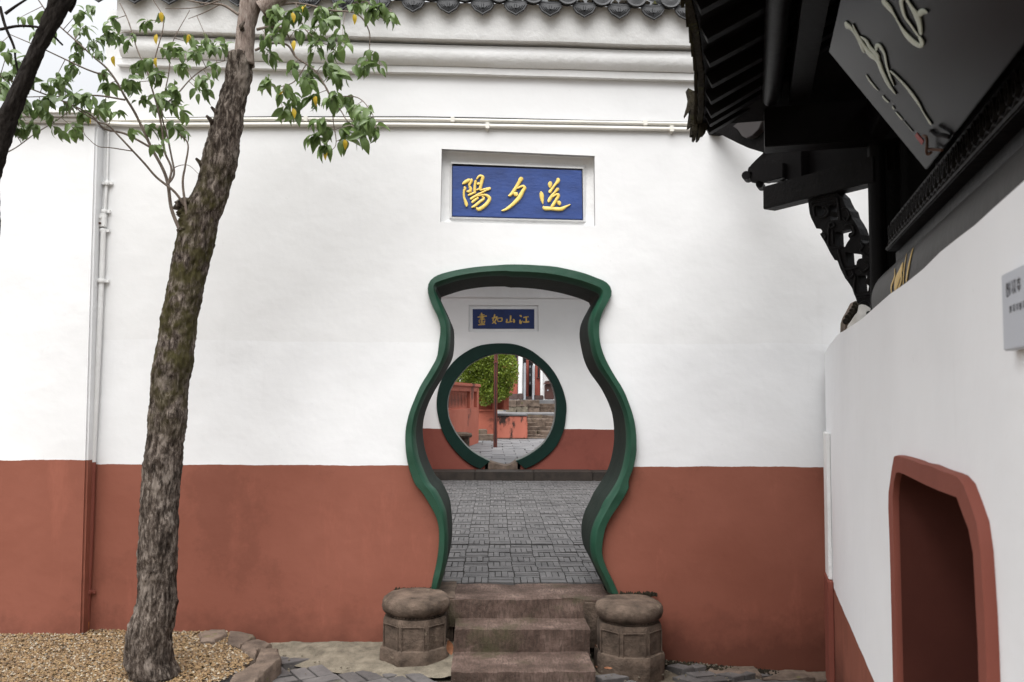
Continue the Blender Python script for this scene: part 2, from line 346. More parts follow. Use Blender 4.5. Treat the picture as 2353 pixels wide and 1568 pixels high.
def brush(mb, pts, plane, h, k=7, wscale=1.0, seg=6):
    # pts: (x, y, width) in a traced coordinate space; plane(x, y, lift) -> point in the world
    S = crom(pts, k); n = len(S); rows = []
    L = np.r_[0, np.cumsum([np.hypot(*(S[i+1][:2]-S[i][:2])) for i in range(n-1)])]
    for i, (x, y, w) in enumerate(S):
        t = S[min(i+1, n-1)][:2]-S[max(i-1, 0)][:2]; l = np.hypot(*t) or 1; nx, ny = -t[1]/l, t[0]/l
        w = abs(w)*wscale/2; e = min(L[i], L[-1]-L[i]); w *= math.sqrt(max(0.06, min(1, (e+w*0.15)/max(w*0.8, 1e-3))))
        row = []
        for a in range(seg+1):
            u = -1+2*a/seg; row.append(plane(x+nx*u*w, y+ny*u*w, h*math.sqrt(max(0, 1-u**4))))
        rows.append(row)
    mb.grid(rows)

# ------------------------------------------------------------------ ground
def ground_z(x): return 0.085 if x < 0.3 else 0.085-0.1*(min(x, 2.4)-0.3)
mb = MB()
xs = [-400, -60, -10, -3.6, -1.2, 0.3, 1.2, 2.4, 10, 60, 400]; ys = [-400, -60, -8, 0, 5.45]
mb.grid([[Vector((x, y, ground_z(x)-0.03 if abs(x) < 11 else -0.15)) for x in xs] for y in ys])
struct(mb.build('ground', M_EARTH, fix=False))
mb = MB(); mb.grid([[Vector((x, y, 0.50)) for x in (-400, -20, 0, 20, 400)] for y in (12.9, 40, 400, 1200)])
struct(mb.build('ground_beyond', M_EARTH, fix=False))

# ------------------------------------------------------------------ front wall
W1, TH = 5.2, 0.50
Z1 = zoomer(1150, 740, 2.24); Z2 = zoomer(1050, 1400, 2.353)
outR = [Z1(*p) for p in [(790,77),(900,80),(1050,90),(1150,108),(1260,135),(1340,165),(1400,190),(1432,225),(1440,265),(1430,300),(1390,370),(1365,440),(1357,500),(1362,580),(1380,650),(1410,720),(1460,810),(1510,890),(1550,980),(1580,1070),(1597,1150),(1603,1250),(1600,1330),(1580,1420),(1550,1500)]] + \
       [Z2(*p) for p in [(1870,60),(1820,160),(1750,260),(1710,340),(1690,420),(1682,500),(1690,560),(1720,640),(1760,720),(1795,800)]]
outL = [Z1(*p) for p in [(745,78),(650,85),(560,92),(460,106),(370,125),(290,150),(245,185),(230,230),(235,280),(260,350),(290,410),(310,470),(313,520),(305,580),(297,650),(285,700),(240,780),(185,870),(145,960),(110,1050),(88,1140),(82,1210),(85,1290),(95,1370),(120,1460),(150,1530)]] + \
       [Z2(*p) for p in [(435,100),(520,240),(548,320),(555,400),(550,500),(535,600),(512,700),(497,790)]]
inR = [Z1(*p) for p in [(790,158),(850,158),(950,165),(1050,178),(1150,198),(1250,225),(1320,250),(1362,272),(1366,285),(1345,325),(1310,390),(1290,450),(1287,520),(1300,600),(1322,690),(1360,770),(1410,840),(1450,900),(1490,980),(1520,1060),(1535,1150),(1538,1250),(1530,1330),(1510,1420),(1480,1500)]] + \
      [Z2(*p) for p in [(1748,94),(1697,170),(1665,240),(1630,310),(1605,400),(1603,500),(1620,580),(1650,640),(1685,710),(1725,800)]]
inL = [Z1(*p) for p in [(745,150),(620,152),(520,163),(430,180),(350,205),(290,226),(278,238),(300,290),(330,350),(355,410),(375,460),(380,520),(377,600),(366,670),(330,745),(290,820),(240,900),(200,980),(170,1060),(155,1130),(150,1200),(158,1280),(175,1360),(205,1440),(245,1520)]] + \
      [Z2(*p) for p in [(540,94),(598,220),(612,320),(618,400),(617,500),(605,600),(580,700),(552,790)]]
def smooth2(P, k=4): return [(p[0], p[1]) for p in crom(P, k)]
NR = 90
oR, oL, iR, iL = [resample(smooth2(P), NR) for P in (outR, outL, inR, inL)]
outer = list(reversed(oL)) + oR; inner = list(reversed(iL)) + iR      # bottom-left, over the top, bottom-right
PF = W1-0.04
outer3 = [at_Y(*p, PF) for p in outer]; inner3 = [at_Y(*p, PF) for p in inner]

front = thing('front_wall', 'tall white wall with red lower band around the vase shaped gateway', 'wall', (0.2, W1+0.25, 0))
def PY(poly, Y): return [at_Y(x, y, Y) for x, y in poly]
ZTOP = 3.98
xl = at_Y(225, 900, W1).x; xr = 2.35
hole = [Vector((p.x, W1, p.z)) for p in [(a*0.6+b*0.4) for a, b in zip(outer3, inner3)]]
lip = [Vector((hole[0].x, W1, -0.3)), *hole, Vector((hole[-1].x, W1, -0.3))]
# plaque recess hole
Z7 = zoomer(1250, 400, 4.278)
rec = [at_Y(*Z7(*p), W1) for p in [(188,157),(2105,245),(2112,1122),(172,1075)]]
xtl = at_Y(246, 40, W1).x; xbl = at_Y(196, 1400, W1).x
wall_out = [Vector((xbl-0.004, W1, -0.3)), Vector((xbl, W1, 0.4)), Vector((xtl, W1, ZTOP)), Vector((xr, W1, ZTOP)), Vector((xr, W1, -0.3))]
loop = wall_out + list(reversed(lip))
w = MB(); w.prism([loop, rec], (0, 0.04, 0)); w.build('wall', M_WALL, front)
w = MB(); back = [Vector((a.x*.25+p.x*.75, W1+TH, a.z*.25+p.z*.75)) for a, p in zip(outer3, inner3)]
bl = [Vector((xbl, W1+TH, -0.3)), Vector((xtl, W1+TH, ZTOP)), Vector((xr, W1+TH, ZTOP)), Vector((xr, W1+TH, -0.3))] + \
     list(reversed([Vector((back[0].x, W1+TH, -0.3)), *back, Vector((back[-1].x, W1+TH, -0.3))]))
w.prism([bl], (0, -0.04, 0)); w.build('rear_face', M_WALL, front)
w = MB(); w.box((xtl, W1+0.041, ZTOP-0.1), (xr, W1+TH-0.041, ZTOP+0.0))
w.hexa([Vector((xbl,W1+.041,-.3)),Vector((xbl+.1,W1+.041,-.3)),Vector((xbl+.1,W1+TH-.041,-.3)),Vector((xbl,W1+TH-.041,-.3))],
       [Vector((xtl,W1+.041,ZTOP-.101)),Vector((xtl+.1,W1+.041,ZTOP-.101)),Vector((xtl+.1,W1+TH-.041,ZTOP-.101)),Vector((xtl,W1+TH-.041,ZTOP-.101))])
w.build('wall_core', M_WALL, front)
# reveal of the gateway
back2 = [p+Vector((0,.003,0)) for p in back]
w = MB(); w.grid([[Vector((p.x, y, p.z)) for p in inner3] for y in (W1-0.002, W1+TH+0.003)]+[back2])
w.build('gate_reveal', M_REVEAL, front, smooth=True, fix=False)
# green frame: outer face + inward chamfer
w = MB(); rows = []
def lerp(t, Y, j=0):
    return [Vector((o.x+(i.x-o.x)*t, Y+j*noise.noise(Vector((o.x*9, o.z*9, 3)))*0.006, o.z+(i.z-o.z)*t)) for o, i in zip(outer3, inner3)]
w.grid([lerp(-0.02, W1+0.003), lerp(0.0, W1-0.034, 1), lerp(0.05, W1-0.043, 1), lerp(0.60, W1-0.047, 1), lerp(0.66, W1-0.043, 1), lerp(1.0, W1-0.004), lerp(0.97, W1+0.05)])
w.build('gate_frame', M_GREEN, front, smooth=True)

# cornice: three stepped mouldings, each line running slightly down to the right as the plasterer left it
def cz(x): return -0.013*x
def mould(name, prof, x0, x1, n=40, wob=0.004, mat=None):
    w = MB(); rows = []
    for i in range(n+1):
        x = x0+(x1-x0)*i/n
        rows.append([Vector((x, y+wob*noise.noise(Vector((x*2.2, z*8, 1))), z+cz(x)+wob*1.3*noise.noise(Vector((x*1.7, z*5, 7))))) for y, z in prof])
    w.grid(rows, True, True); return w.build(name, mat or M_WHITE, front, smooth=True)
xc0 = at_Y(288, 60, W1).x
mould('cornice_band', [(W1+0.01,3.586),(W1-0.035,3.588),(W1-0.037,3.629),(W1+0.01,3.629)], xc0-0.03, xr)
mould('cornice_band', [(W1+0.01,3.63),(W1-0.045,3.632),(W1-0.075,3.66),(W1-0.085,3.71),(W1-0.07,3.755),(W1+0.01,3.77)], xc0, xr)
mould('cornice_band', [(W1+0.01,3.772),(W1-0.115,3.775),(W1-0.122,3.80),(W1-0.125,4.0),(W1+0.01,4.02)], xc0, xr)
# tiled coping: tongues hang between round tile ends
def drip_mesh():
    w = MB(); out = [(-.073,.050),(-.068,.012),(-.050,-.018),(-.022,-.036),(0,-.052),(.022,-.036),(.050,-.018),(.068,.012),(.073,.050),(.04,.036),(0,.030),(-.04,.036)]
    w.prism([[Vector((x, 0, z)) for x, z in out]], (0, 0.012, 0))
    for s in (0.80, 0.60, 0.40):
        pts = [Vector((x*s, -0.002, (z+0.0)*s+0.004)) for x, z in out[1:8]]
        w.tube(pts, 0.0028, 4)
    w.tube([Vector((0,-.002,-.01)), Vector((0,-.002,.02))], 0.008, 6)
    return w
tile0 = None; disc0 = None; pan0 = None
x_first = at_Y(948.5, 28, W1-0.17).x; sp = (at_Y(1501, 38, W1-0.17).x-x_first)/7
i = -9; k = 0
while x_first+i*sp < xr-0.05:
    x = x_first+i*sp; z = at_Y(948.5, 25, W1-0.17).z + 0.038 - 0.016*(x-x_first)
    if tile0 is None:
        tile0 = drip_mesh().build('drip_tile', M_TILE, front, smooth=False)
        w = MB(); w.lathe((0,0,0), [(0.062,0),(0.062,0.014),(0.048,0.010),(0.02,0.016)], 20); disc0 = w.build('round_tile_end', M_TILE, front)
        w = MB(); w.tube([Vector((0,0.0,0)), Vector((0,0.42,0.20))], [0.055,0.055], 14); pan0 = w.build('cover_tile', M_TILE, front, smooth=True)
        a, b, c = tile0, disc0, pan0
    else: a, b, c = link_copy(tile0), link_copy(disc0), link_copy(pan0)
    inv = Matrix.Translation(-front.location)
    a.matrix_parent_inverse = inv; b.matrix_parent_inverse = inv; c.matrix_parent_inverse = inv
    j = random.uniform(-1, 1)
    a.location = (x+0.006*j, W1-0.175+0.005*j, z); a.rotation_euler = (-0.22, 0.05*random.uniform(-1, 1), 0.03*j)
    b.location = (x+sp/2, W1-0.165, z+0.082); b.rotation_euler = (math.radians(78), 0, 0)
    c.location = (x+sp/2, W1-0.155, z+0.085)
    i += 1
w = MB(); zt = at_Y(1180, 25, W1-0.17).z+0.055
w.hexa([Vector((xc0,W1-.16,zt+cz(xc0))),Vector((xr,W1-.16,zt+cz(xr)-.01)),Vector((xr,W1+.25,zt+.2+cz(xr))),Vector((xc0,W1+.25,zt+.2+cz(xc0)))],
       [Vector((xc0,W1-.16,zt+.02+cz(xc0))),Vector((xr,W1-.16,zt+.01+cz(xr))),Vector((xr,W1+.25,zt+.24+cz(xr))),Vector((xc0,W1+.25,zt+.24+cz(xc0)))])
w.build('tile_bed', M_TILE, front)
w = MB()
for a in range(60):
    x = random.uniform(0.0, xr); w.lathe((x, W1-0.13, zt+0.025+cz(x)), [(random.uniform(.012,.03),0),(random.uniform(.01,.02),.015),(.002,.03)], 6)
stuff(w.build('moss', M_MOSSTILE, front))

# lower wall to the left
left = thing('lower_left_wall', 'lower white wall with red base at the left edge behind the dark leaning tree', 'wall', (-3.2, 5.4, 0))
zl = at_Y(120, 284, 5.10).z
W0 = 5.10; e0 = at_Y(191, 1440, W0).x; e1 = at_Y(222.5, 290, W0).x
def leanbox(x0, xb, xt, y0, y1, z0, z1):
    return MB().hexa([Vector((x0,y0,z0)),Vector((xb,y0,z0)),Vector((xb,y1,z0)),Vector((x0,y1,z0))],[Vector((x0,y0,z1)),Vector((xt,y0,z1)),Vector((xt,y1,z1)),Vector((x0,y1,z1))])
leanbox(-6.5, e0, e1, W0, 5.6, -.3, zl).build('wall', M_WALL0, left, bevel=.012)
leanbox(-6.5, e1+.01, e1+.01, W0-.03, 5.63, zl+.001, zl+.030).build('coping_band', M_WHITE, left, bevel=.008)
leanbox(-6.5, e1+.03, e1+.03, W0-.07, 5.68, zl+.031, zl+.075).build('coping_band', M_WHITE, left, bevel=.015)

# pipes along the wall
def pxtube(pts, r, Y, seg=10): return MB().tube([at_Y(x, y, Y) for x, y in pts], r, seg)
Z4b = zoomer(330, 0, 1.293)
def conduit(name, label, cat, pts, r, Y, mat, clips):
    P = [(p[0], p[1]) for p in crom([Z4b(*p) for p in pts], 6)]
    o = MB().tube([at_Y(x, y, Y) for x, y in P], r, 10).build('pipe_run', mat, None, smooth=True)
    t = thing(name, label, cat, at_Y(P[0][0], P[0][1], Y)); o.parent = t; o.matrix_parent_inverse = Matrix.Translation(-t.location)
    for cx in clips:
        y = np.interp(cx, [p[0] for p in P], [p[1] for p in P]); c = at_Y(cx, y, Y)
        w = MB(); w.obox(c+Vector((-.012,-r-.004,-r-.006)), Vector((.024,0,0)), Vector((0,2*r+.02,0)), Vector((0,0,2*r+.012)))
        w.obox(c+Vector((-.006,-.003,-r-.016)), Vector((.012,0,0)), Vector((0,.02,0)), Vector((0,0,.012)))
        w.build('clip', mat, t, bevel=.002)
    return t
conduit('conduit', 'upper of the two thin white conduits running along the wall under the cornice', 'pipe', [(-120,452),(0,455),(60,456),(500,452),(1100,453),(1280,455),(1700,462),(2220,471)], 0.0105, W1-0.014, M_PIPE, [Z4b(732,0)[0], Z4b(1288,0)[0], Z4b(2018,0)[0], 210])
conduit('conduit', 'lower and thicker white conduit running along the wall under the cornice', 'pipe', [(-120,470),(0,470),(150,474),(700,472),(1150,474),(1400,478),(1700,483),(2220,492)], 0.0135, W1-0.016, M_PIPE, [Z4b(1420,0)[0], Z4b(2117,0)[0], 240])
o = pxtube([Z4b(*p) for p in [(200,447),(600,443),(1150,443),(1400,447),(1800,457),(2220,465)]], 0.0035, W1-0.006, 6).build('cable', M_CABLE, None, smooth=True)
tag(o, 'thin dark cable just above the white conduits on the wall', 'cable')
dp = thing('downpipe', 'thin downpipe at the wall joint, white above, red below, with a rusty foot', 'pipe', at_Y(197, 1452, W1-.03))
pxtube([(249,300),(247.5,360),(246,420)], 0.006, W1-.012).build('thin_pipe', M_WHITE, dp, smooth=True)
pxtube([(245,422),(241.5,478),(238,500)], 0.009, W1-.014).build('thin_pipe', M_WHITE, dp, smooth=True)
pxtube([(237.5,528),(236,570),(233,646),(229,745),(222,900),(215.5,1020),(213.8,1062)], 0.0165, W1-.02).build('white_pipe', M_WHITE, dp, smooth=True)
pxtube([(213.8,1063),(211,1170),(206,1290),(202,1361),(198.6,1428)], 0.0165, W1-.02).build('red_pipe', M_RED, dp, smooth=True)
pxtube([(198.6,1429),(197,1455)], 0.0165, W1-.02).build('rusty_foot', simple('rust_foot', (0.30,0.10,0.03), (0.45,0.16,0.05), 30, 0.8), dp, smooth=True)
for (px, py, r_, mt) in [(246,421,.014,M_WHITE),(239.5,486,.016,M_WHITE),(236.8,530,.018,M_WHITE),(233,646,.024,M_WHITE),(202,1361,.024,M_RED)]:
    c = at_Y(px, py, W1-.018); w = MB(); w.lathe(c, [(r_,-.012),(r_+.002,-.004),(r_+.002,.004),(r_,.012)], 12)
    w.obox(c+Vector((-r_-.018,0.0,-.008)), Vector((2*r_+.036,0,0)), Vector((0,.012,0)), Vector((0,0,.016))); w.build('clamp', mt, dp, smooth=True)
c = at_Y(237.5, 508, W1-.02); w = MB(); w.obox(c+Vector((-.022,-.018,-.04)), Vector((.040,0,0)), Vector((0,.034,0)), Vector((0,0,.085))); w.build('switch_box', M_WHITE, dp, bevel=.004)
for dz in (.018, -.018):
    w = MB(); w.lathe((0,0,0), [(.007,0),(.007,.006)], 10); o = w.build('knob', M_RUST if dz < 0 else M_WHITE, dp); o.location = c+Vector((-.010,-.019,dz)); o.rotation_euler = (math.pi/2,0,0)

# ------------------------------------------------------------------ name plaque over the gate
PLQ = W1+0.055
plq = thing('name_plaque', 'blue plaque with three large gold characters recessed in the wall above the gateway', 'plaque', at_Y(1189, 440, PLQ))
def Pz7(x, y, Y): return at_Y(*Z7(x, y), Y)
in7 = [(322,368),(1945,425),(1957,1045),(320,1000)]
out7 = [(188,157),(2105,245),(2112,1122),(172,1075)]
mid7 = [(225,245),(2080,300),(2085,1105),(200,1055)]
w = MB(); o3 = [Pz7(*p, W1) for p in out7]
o3b = [Vector((p.x, PLQ+.012, p.z)) for p in o3]
i3b = [Pz7(*p, PLQ-.004) for p in [(316,340),(1955,405),(1962,1052),(314,1008)]]
m3b = [Pz7(*p, PLQ+.022) for p in [(290,300),(2000,360),(2000,1075),(280,1030)]]
w.grid([o3, o3b, m3b, i3b], True); w.build('recess', M_WHITE, plq, fix=True)
w = MB(); q = [Pz7(*p, PLQ-.012) for p in in7]; w.prism([q], (0, 0.02, 0)); w.build('board', M_BLUE, plq, bevel=.004)
Zc1 = zoomer(1330, 500, 11.765); Zc2 = zoomer(1450, 500, 9.804)
def stroke_set(name, strokes, Z, Y, parent, mat, h, ws=1.0):
    w = MB()
    for q in strokes: brush(w, q, lambda x, y, l: at_Y(*Z(x, y), Y-l), h, wscale=ws)
    return w.build(name, mat, parent, smooth='all', fix=False)
YB = PLQ-.0125
stroke_set('character', [
    [(290,470,60),(400,400,130),(560,310,120)],[(560,300,90),(600,350,110),(540,480,100),(520,540,90)],[(520,540,90),(570,620,110),(550,710,120),(430,730,60)],
    [(345,560,90),(380,620,95),(350,700,90)],[(355,640,80),(340,800,78),(350,930,78),(400,1080,105),(430,1180,115),(430,1250,50)],
    [(755,330,95),(730,470,95),(715,620,100),(720,790,110)],[(780,310,60),(860,200,75),(950,190,90),(990,250,130),(960,380,120),(925,520,115),(890,680,110)],
    [(790,470,100),(900,450,100)],[(770,670,55),(860,640,60)],
    [(480,860,75),(620,800,85),(720,760,60)],[(900,690,60),(1080,640,70),(1270,620,110)],[(560,990,90),(760,870,90),(950,770,85),(1120,680,70),(1240,640,80)],
    [(760,890,60),(950,850,75),(1100,850,90),(1210,930,120),(1210,1030,130),(1130,1150,130),(990,1270,130),(850,1340,130),(760,1280,60)],
    [(610,1110,85),(720,1020,95),(850,930,85)],[(600,1275,45),(720,1220,100),(880,1090,100),(1060,960,95)],[(960,900,60),(1060,950,80)]], Zc1, YB, plq, M_GOLD, .010)
stroke_set('character', [
    [(750,185,110),(745,250,135),(690,350,105),(610,490,105),(520,620,95),(440,710,80),(380,730,35)],
    [(640,515,65),(720,475,65),(810,450,75),(850,510,110),(800,600,110),(730,730,130),(640,850,125),(520,970,105),(380,1080,90),(260,1140,60),(185,1155,25)],
    [(530,640,60),(590,680,140),(640,720,150)]], Zc2, YB, plq, M_GOLD, .010)
stroke_set('character', [
    [(1600,310,80),(1585,400,125),(1580,500,60)],[(1800,215,90),(1815,300,115),(1740,400,80),(1650,520,80),(1560,640,110)],
    [(1790,495,90),(1790,550,110),(1720,630,70),(1640,730,95),(1555,870,100),(1550,920,40)],[(1650,760,60),(1740,700,70),(1810,690,80),(1820,750,100),(1760,850,90),(1700,950,100),(1620,1060,90)],
    [(1790,880,60),(1840,930,120),(1865,1000,80)],[(1320,600,50),(1340,700,125),(1355,830,105),(1380,970,30)],
    [(1380,1020,30),(1430,1085,115),(1600,1095,105),(1800,1110,110),(1930,1100,115),(2040,1040,70),(2175,975,28)]], Zc2, YB, plq, M_GOLD, .010)

# ------------------------------------------------------------------ steps and drum stones
steps = thing('stone_steps', 'three worn brown stone steps leading up into the vase shaped gateway', 'steps', (0.08, 4.9, 0.08))
def rough_slab(x0, x1, y0, y1, z0, z1, seed, nx=44, ny=14, nz_=8, amp=.006, chip=None):
    me = bmesh.new()
    bmesh.ops.create_cube(me, size=1)
    for e_axis, n in ((0, nx), (1, ny), (2, nz_)):
        es = [e for e in me.edges if abs((e.verts[0].co-e.verts[1].co)[e_axis]) > 1e-4]
        if n > 1: bmesh.ops.subdivide_edges(me, edges=es, cuts=n-1, use_grid_fill=True)
    for v in me.verts:
        c = Vector((x0+(v.co.x+.5)*(x1-x0), y0+(v.co.y+.5)*(y1-y0), z0+(v.co.z+.5)*(z1-z0)))
        ex = sum(1 for a in range(3) if abs(abs(v.co[a])-.5) < 1e-3)
        q = c*7+Vector((seed, 0, 0))
        d = Vector((noise.noise(q), noise.noise(q+Vector((9,0,0))), noise.noise(q+Vector((0,9,0)))))*amp
        fine = math.sin(c.x*150+3*noise.noise(c*12))*0.0022
        if v.co.y < -.49: c.y += fine*.8
        if v.co.z > .49: c.z += fine*.35 - 0.003
        if ex >= 2 and v.co.z > .49:
            c.z -= .0015+.012*max(0, noise.noise(c*11)-.15); c.y += .0015 if v.co.y < 0 else 0
        if chip and v.co.y < -.4:
            for cx, cz_, rr, dd in chip:
                g = math.exp(-(((c.x-cx)/rr)**2+((c.z-cz_)/(rr*.45))**2)); c.y += dd*g
        v.co = c+d
    out = MB(); out.v = [tuple(v.co) for v in me.verts]; out.f = [tuple(v.index for v in f.verts) for f in me.faces]; me.free(); return out
ZF = 0.385
a1 = at_Y(1035, 1528, 4.56); b1 = at_Y(1368, 1528, 4.56)
rough_slab(a1.x, b1.x, 4.55, 4.92, -.05, 0.153, 1).build('step', M_STEP, steps, smooth=True)
a2 = at_Y(1043, 1435, 4.9); b2 = at_Y(1356, 1435, 4.9)
rough_slab(a2.x, b2.x, 4.905, 5.17, .10, 0.276, 5).build('step', M_STEP, steps, smooth=True)
a3 = at_Y(1031, 1368, 5.15); b3 = at_Y(1404, 1368, 5.15)
rough_slab(a3.x, b3.x, 5.15, 5.58, .22, ZF, 9, nx=50, chip=[(0.46, .37, .09, .05), (-.1, .385, .05, .015)]).build('step', M_STEP, steps, smooth=True)
rough_slab(b3.x-.16, b3.x+.08, 5.14, 5.5, .10, ZF-.02, 12, nx=12).build('flank_stone', M_STONE, steps, smooth=True)
rough_slab(a3.x-.10, a3.x+.03, 5.17, 5.6, .10, ZF+.01, 15, nx=8).build('flank_stone', M_STONE, steps, smooth=True)

def drum(px, dz, label, seed, tilt=0):
    c = at_Y(px, 1450, 5.0); c = Vector((c.x, 5.0, 0))
    t = thing('drum_stone', label, 'drum stone', (c.x, c.y, 0.06+dz), 'drum shaped stones flanking the steps')
    def ringed(prof, seg, square, amp, name, mat):
        w = MB(); rows = []
        for r, z in prof:
            row = []
            for k in range(seg):
                a = 2*math.pi*k/seg
                q = math.pi/4; rr = r
                if square:
                    m = ((a+q/2) % q)-q/2; oc = 1/math.cos(m); rr = r*(1+(oc-1)*square)
                p = Vector((c.x+rr*math.sin(a), c.y-rr*math.cos(a), z+dz))
                d = noise.noise(p*9+Vector((seed,0,0)))*amp + noise.noise(p*30+Vector((seed,5,0)))*amp*.35
                row.append(p+Vector((math.sin(a), -math.cos(a), 0))*d+Vector((0,0,d*.5)))
            rows.append(row)
        w.grid(rows, True, True); return w.build(name, mat, t, smooth=True)
    ringed([(.190,-.02),(.193,.04),(.196,.12),(.195,.160),(.190,.172),(.175,.177)], 64, .8, .006, 'base', M_STONE)
    ringed([(.176,.170),(.178,.20),(.180,.27),(.179,.325),(.172,.340),(.15,.342)], 64, .75, .004, 'body', M_STONE)
    ringed([(.10,.338),(.158,.340),(.166,.346),(.160,.352),(.176,.358),(.190,.374),(.197,.396),(.196,.414),(.186,.434),(.160,.449),(.120,.453),(.05,.455),(.005,.455)], 64, 0.1, .010, 'drum', M_STONE)
    for s in (-1, 0, 1):           # panels cut in the facets
        a = s*math.pi/4
        n = Vector((math.sin(a), -math.cos(a), 0)); tx = Vector((math.cos(a), math.sin(a), 0)); R0 = .1835
        for (u0, v0, u1, v1) in ((-.062,.176,-.062,.306),(.062,.176,.062,.306),(-.062,.306,.062,.306)):
            w = MB(); w.tube([Vector((c.x,c.y,dz))+n*R0+tx*u0+Vector((0,0,v0)), Vector((c.x,c.y,dz))+n*R0+tx*u1+Vector((0,0,v1))], .0034, 5)
            w.build('panel_edge', M_STONE, t, smooth=True)
    w = MB()
    for k in range(26):            # rope line under the drum
        a = math.pi*(-.5+k/25); w.tube([Vector((c.x+.166*math.sin(a), c.y-.166*math.cos(a), .344+dz)), Vector((c.x+.171*math.sin(a+.03), c.y-.171*math.cos(a+.03), .352+dz))], .004, 4)
    w.build('rope_moulding', M_STONE, t)
    return t
drum(955, 0, 'drum shaped stone with pale lichen patch left of the steps', 3)
drum(1445, -.035, 'drum shaped stone with green moss streaks right of the steps', 30)
# plaster and weeds behind the drum tops
for px0, px1, py, lab in ((905, 995, 1357, 'strip of black moss on top of the left drum stone against the wall'), (1425, 1510, 1366, 'strip of black moss on top of the right drum stone against the wall')):
    w = MB()
    for k in range(150):
        p = at_Y(random.uniform(px0, px1), py+random.uniform(-2, 5), W1-.02-random.random()*.02)
        w.lathe(p, [(random.uniform(.003,.008),-.004),(.006,.004),(.001,random.uniform(.008,.018))], 5)
    o = w.build('moss_strip', M_MOSSTILE); stuff(o); tag(o, lab, 'moss')

# ------------------------------------------------------------------ forecourt paving, mortar apron, kerb, gravel
pv = bpy.data.objects.new('forecourt_paving', None); COL.objects.link(pv); struct(pv); pv.location = (0, 4.6, 0.05)
pave0 = None
ang = math.radians(32); ca, sa = math.cos(ang), math.sin(ang)
rnd = random.Random(3); cnt = 0
def add_pave(cx, cy, rot, L, Wd):
    global pave0, cnt
    x = cx*ca-cy*sa+0.3; y = cx*sa+cy*ca+4.6
    if not (-1.45 < x < 2.25 and 4.02 < y < 5.16): return
    if abs(x-.085) < .44 and 4.53 < y < 5.3: return
    if (y > 4.84-abs(x+.9)*.25+.2*(x+.9 > .35)) and x < -.2 and x > -1.1: return
    if (abs(x+.45) < .26 or abs(x-.8) < .25) and y > 4.78: return
    dy = (5.2-y)
    if pave0 is None:
        w = MB(); w.box((-.5,-.5,-.5),(.5,.5,.5)); pave0 = w.build('paving_brick', M_PAVE, pv, bevel=.03); o = pave0
    else: o = link_copy(pave0, pv)
    o.matrix_parent_inverse = Matrix.Translation(-pv.location)
    o.location = (x, y, ground_z(x)-.02+rnd.uniform(-.004, .004)); o.scale = (L-.012, Wd-.012, .05)
    o.rotation_euler = (rnd.uniform(-.02,.02), rnd.uniform(-.02,.02)+(0.1 if x > .3 else 0), ang+rot+rnd.uniform(-.03,.03)); cnt += 1
for k in range(-26, 26):
    for m in range(-26, 26):
        # double-brick basketweave
        if (k+m) % 2 == 0:
            add_pave(k*.2, m*.2-.05, 0, .20, .10); add_pave(k*.2, m*.2+.05, 0, .20, .10)
        else:
            add_pave(k*.2-.05, m*.2, math.pi/2, .20, .10); add_pave(k*.2+.05, m*.2, math.pi/2, .20, .10)
# sandy apron at the wall foot, left of the steps
w = MB(); rows = []
for a in range(50):
    x = -1.32+a*(1.12/49)
    yf = 4.98-.30*min(1, max(0, (x+1.25)/.6))
    row = []
    for b in range(16):
        t = b/15; y = yf+(5.215-yf)*t
        row.append(Vector((x, y, ground_z(x)+.006-.02*(1-t)**3+.030*t+.012*noise.noise(Vector((x*9,y*9,0)))+.006*noise.noise(Vector((x*30,y*30,0)))+.03*max(0, x+.75))))
    rows.append(row)
w.grid(rows); o = w.build('mortar_apron', M_SAND, None, smooth='all'); tag(o, 'pale sandy mortar spread over the ground left of the left drum stone', 'mortar'); stuff(o)
w = MB()
for k in range(420):
    x = random.uniform(-1.3, 2.1); y = random.choice([5.17, random.uniform(4.7, 5.2)])
    if abs(x-.08) < .4: x += .9
    r_ = random.uniform(.002, .007); w.lathe((x, y+random.uniform(-.02,.02), ground_z(x)+.012+.03*max(0, min(.5, x+.75)) if x < -.2 else ground_z(x)+.008), [(r_*.8,-r_*.5),(r_,0),(r_*.6,r_*.7)], 5)
o = w.build('loose_grit', M_SAND); stuff(o); tag(o, 'loose grit and crumbs lying along the foot of the walls', 'grit')
w = MB()
for k in range(500):
    x = random.uniform(.95, 2.1); y = 5.19-abs(random.gauss(0, .03))
    w.lathe((x, y, ground_z(x)-.01), [(random.uniform(.008,.02),0),(.012,.01),(.002,random.uniform(.012,.026))], 5)
o = w.build('wall_foot_moss', M_MOSSTILE); stuff(o); tag(o, 'green moss along the wall foot right of the right drum stone', 'moss')
# gutter stones at the right
Zg = zoomer(1900, 1880, 3.922)
for (x0, y0, x1, y1, lab) in ((685,318,1250,430,'long grey kerb stone at the foot of the red wall right of the drum'),(1265,362,1840,440,'rough mossy kerb stone between the two smooth ones at the wall foot'),(1850,378,2170,470,'short grey kerb stone in the corner below the side wall')):
    A = at_Y(*Zg(x0, y0), 5.12); B = at_Y(*Zg(x1, y0+(6 if x1 < 1800 else 2)), 5.12)
    o = rough_slab(A.x, B.x, 5.03, 5.19, -.25, A.z, x0, nx=16, ny=6, nz_=4, amp=.005 if x0 != 1265 else .018).build('kerb_stone', M_STONE2, None, smooth=True)
    tag(o, lab, 'kerb stone', 'kerb stones at the foot of the right part of the wall')
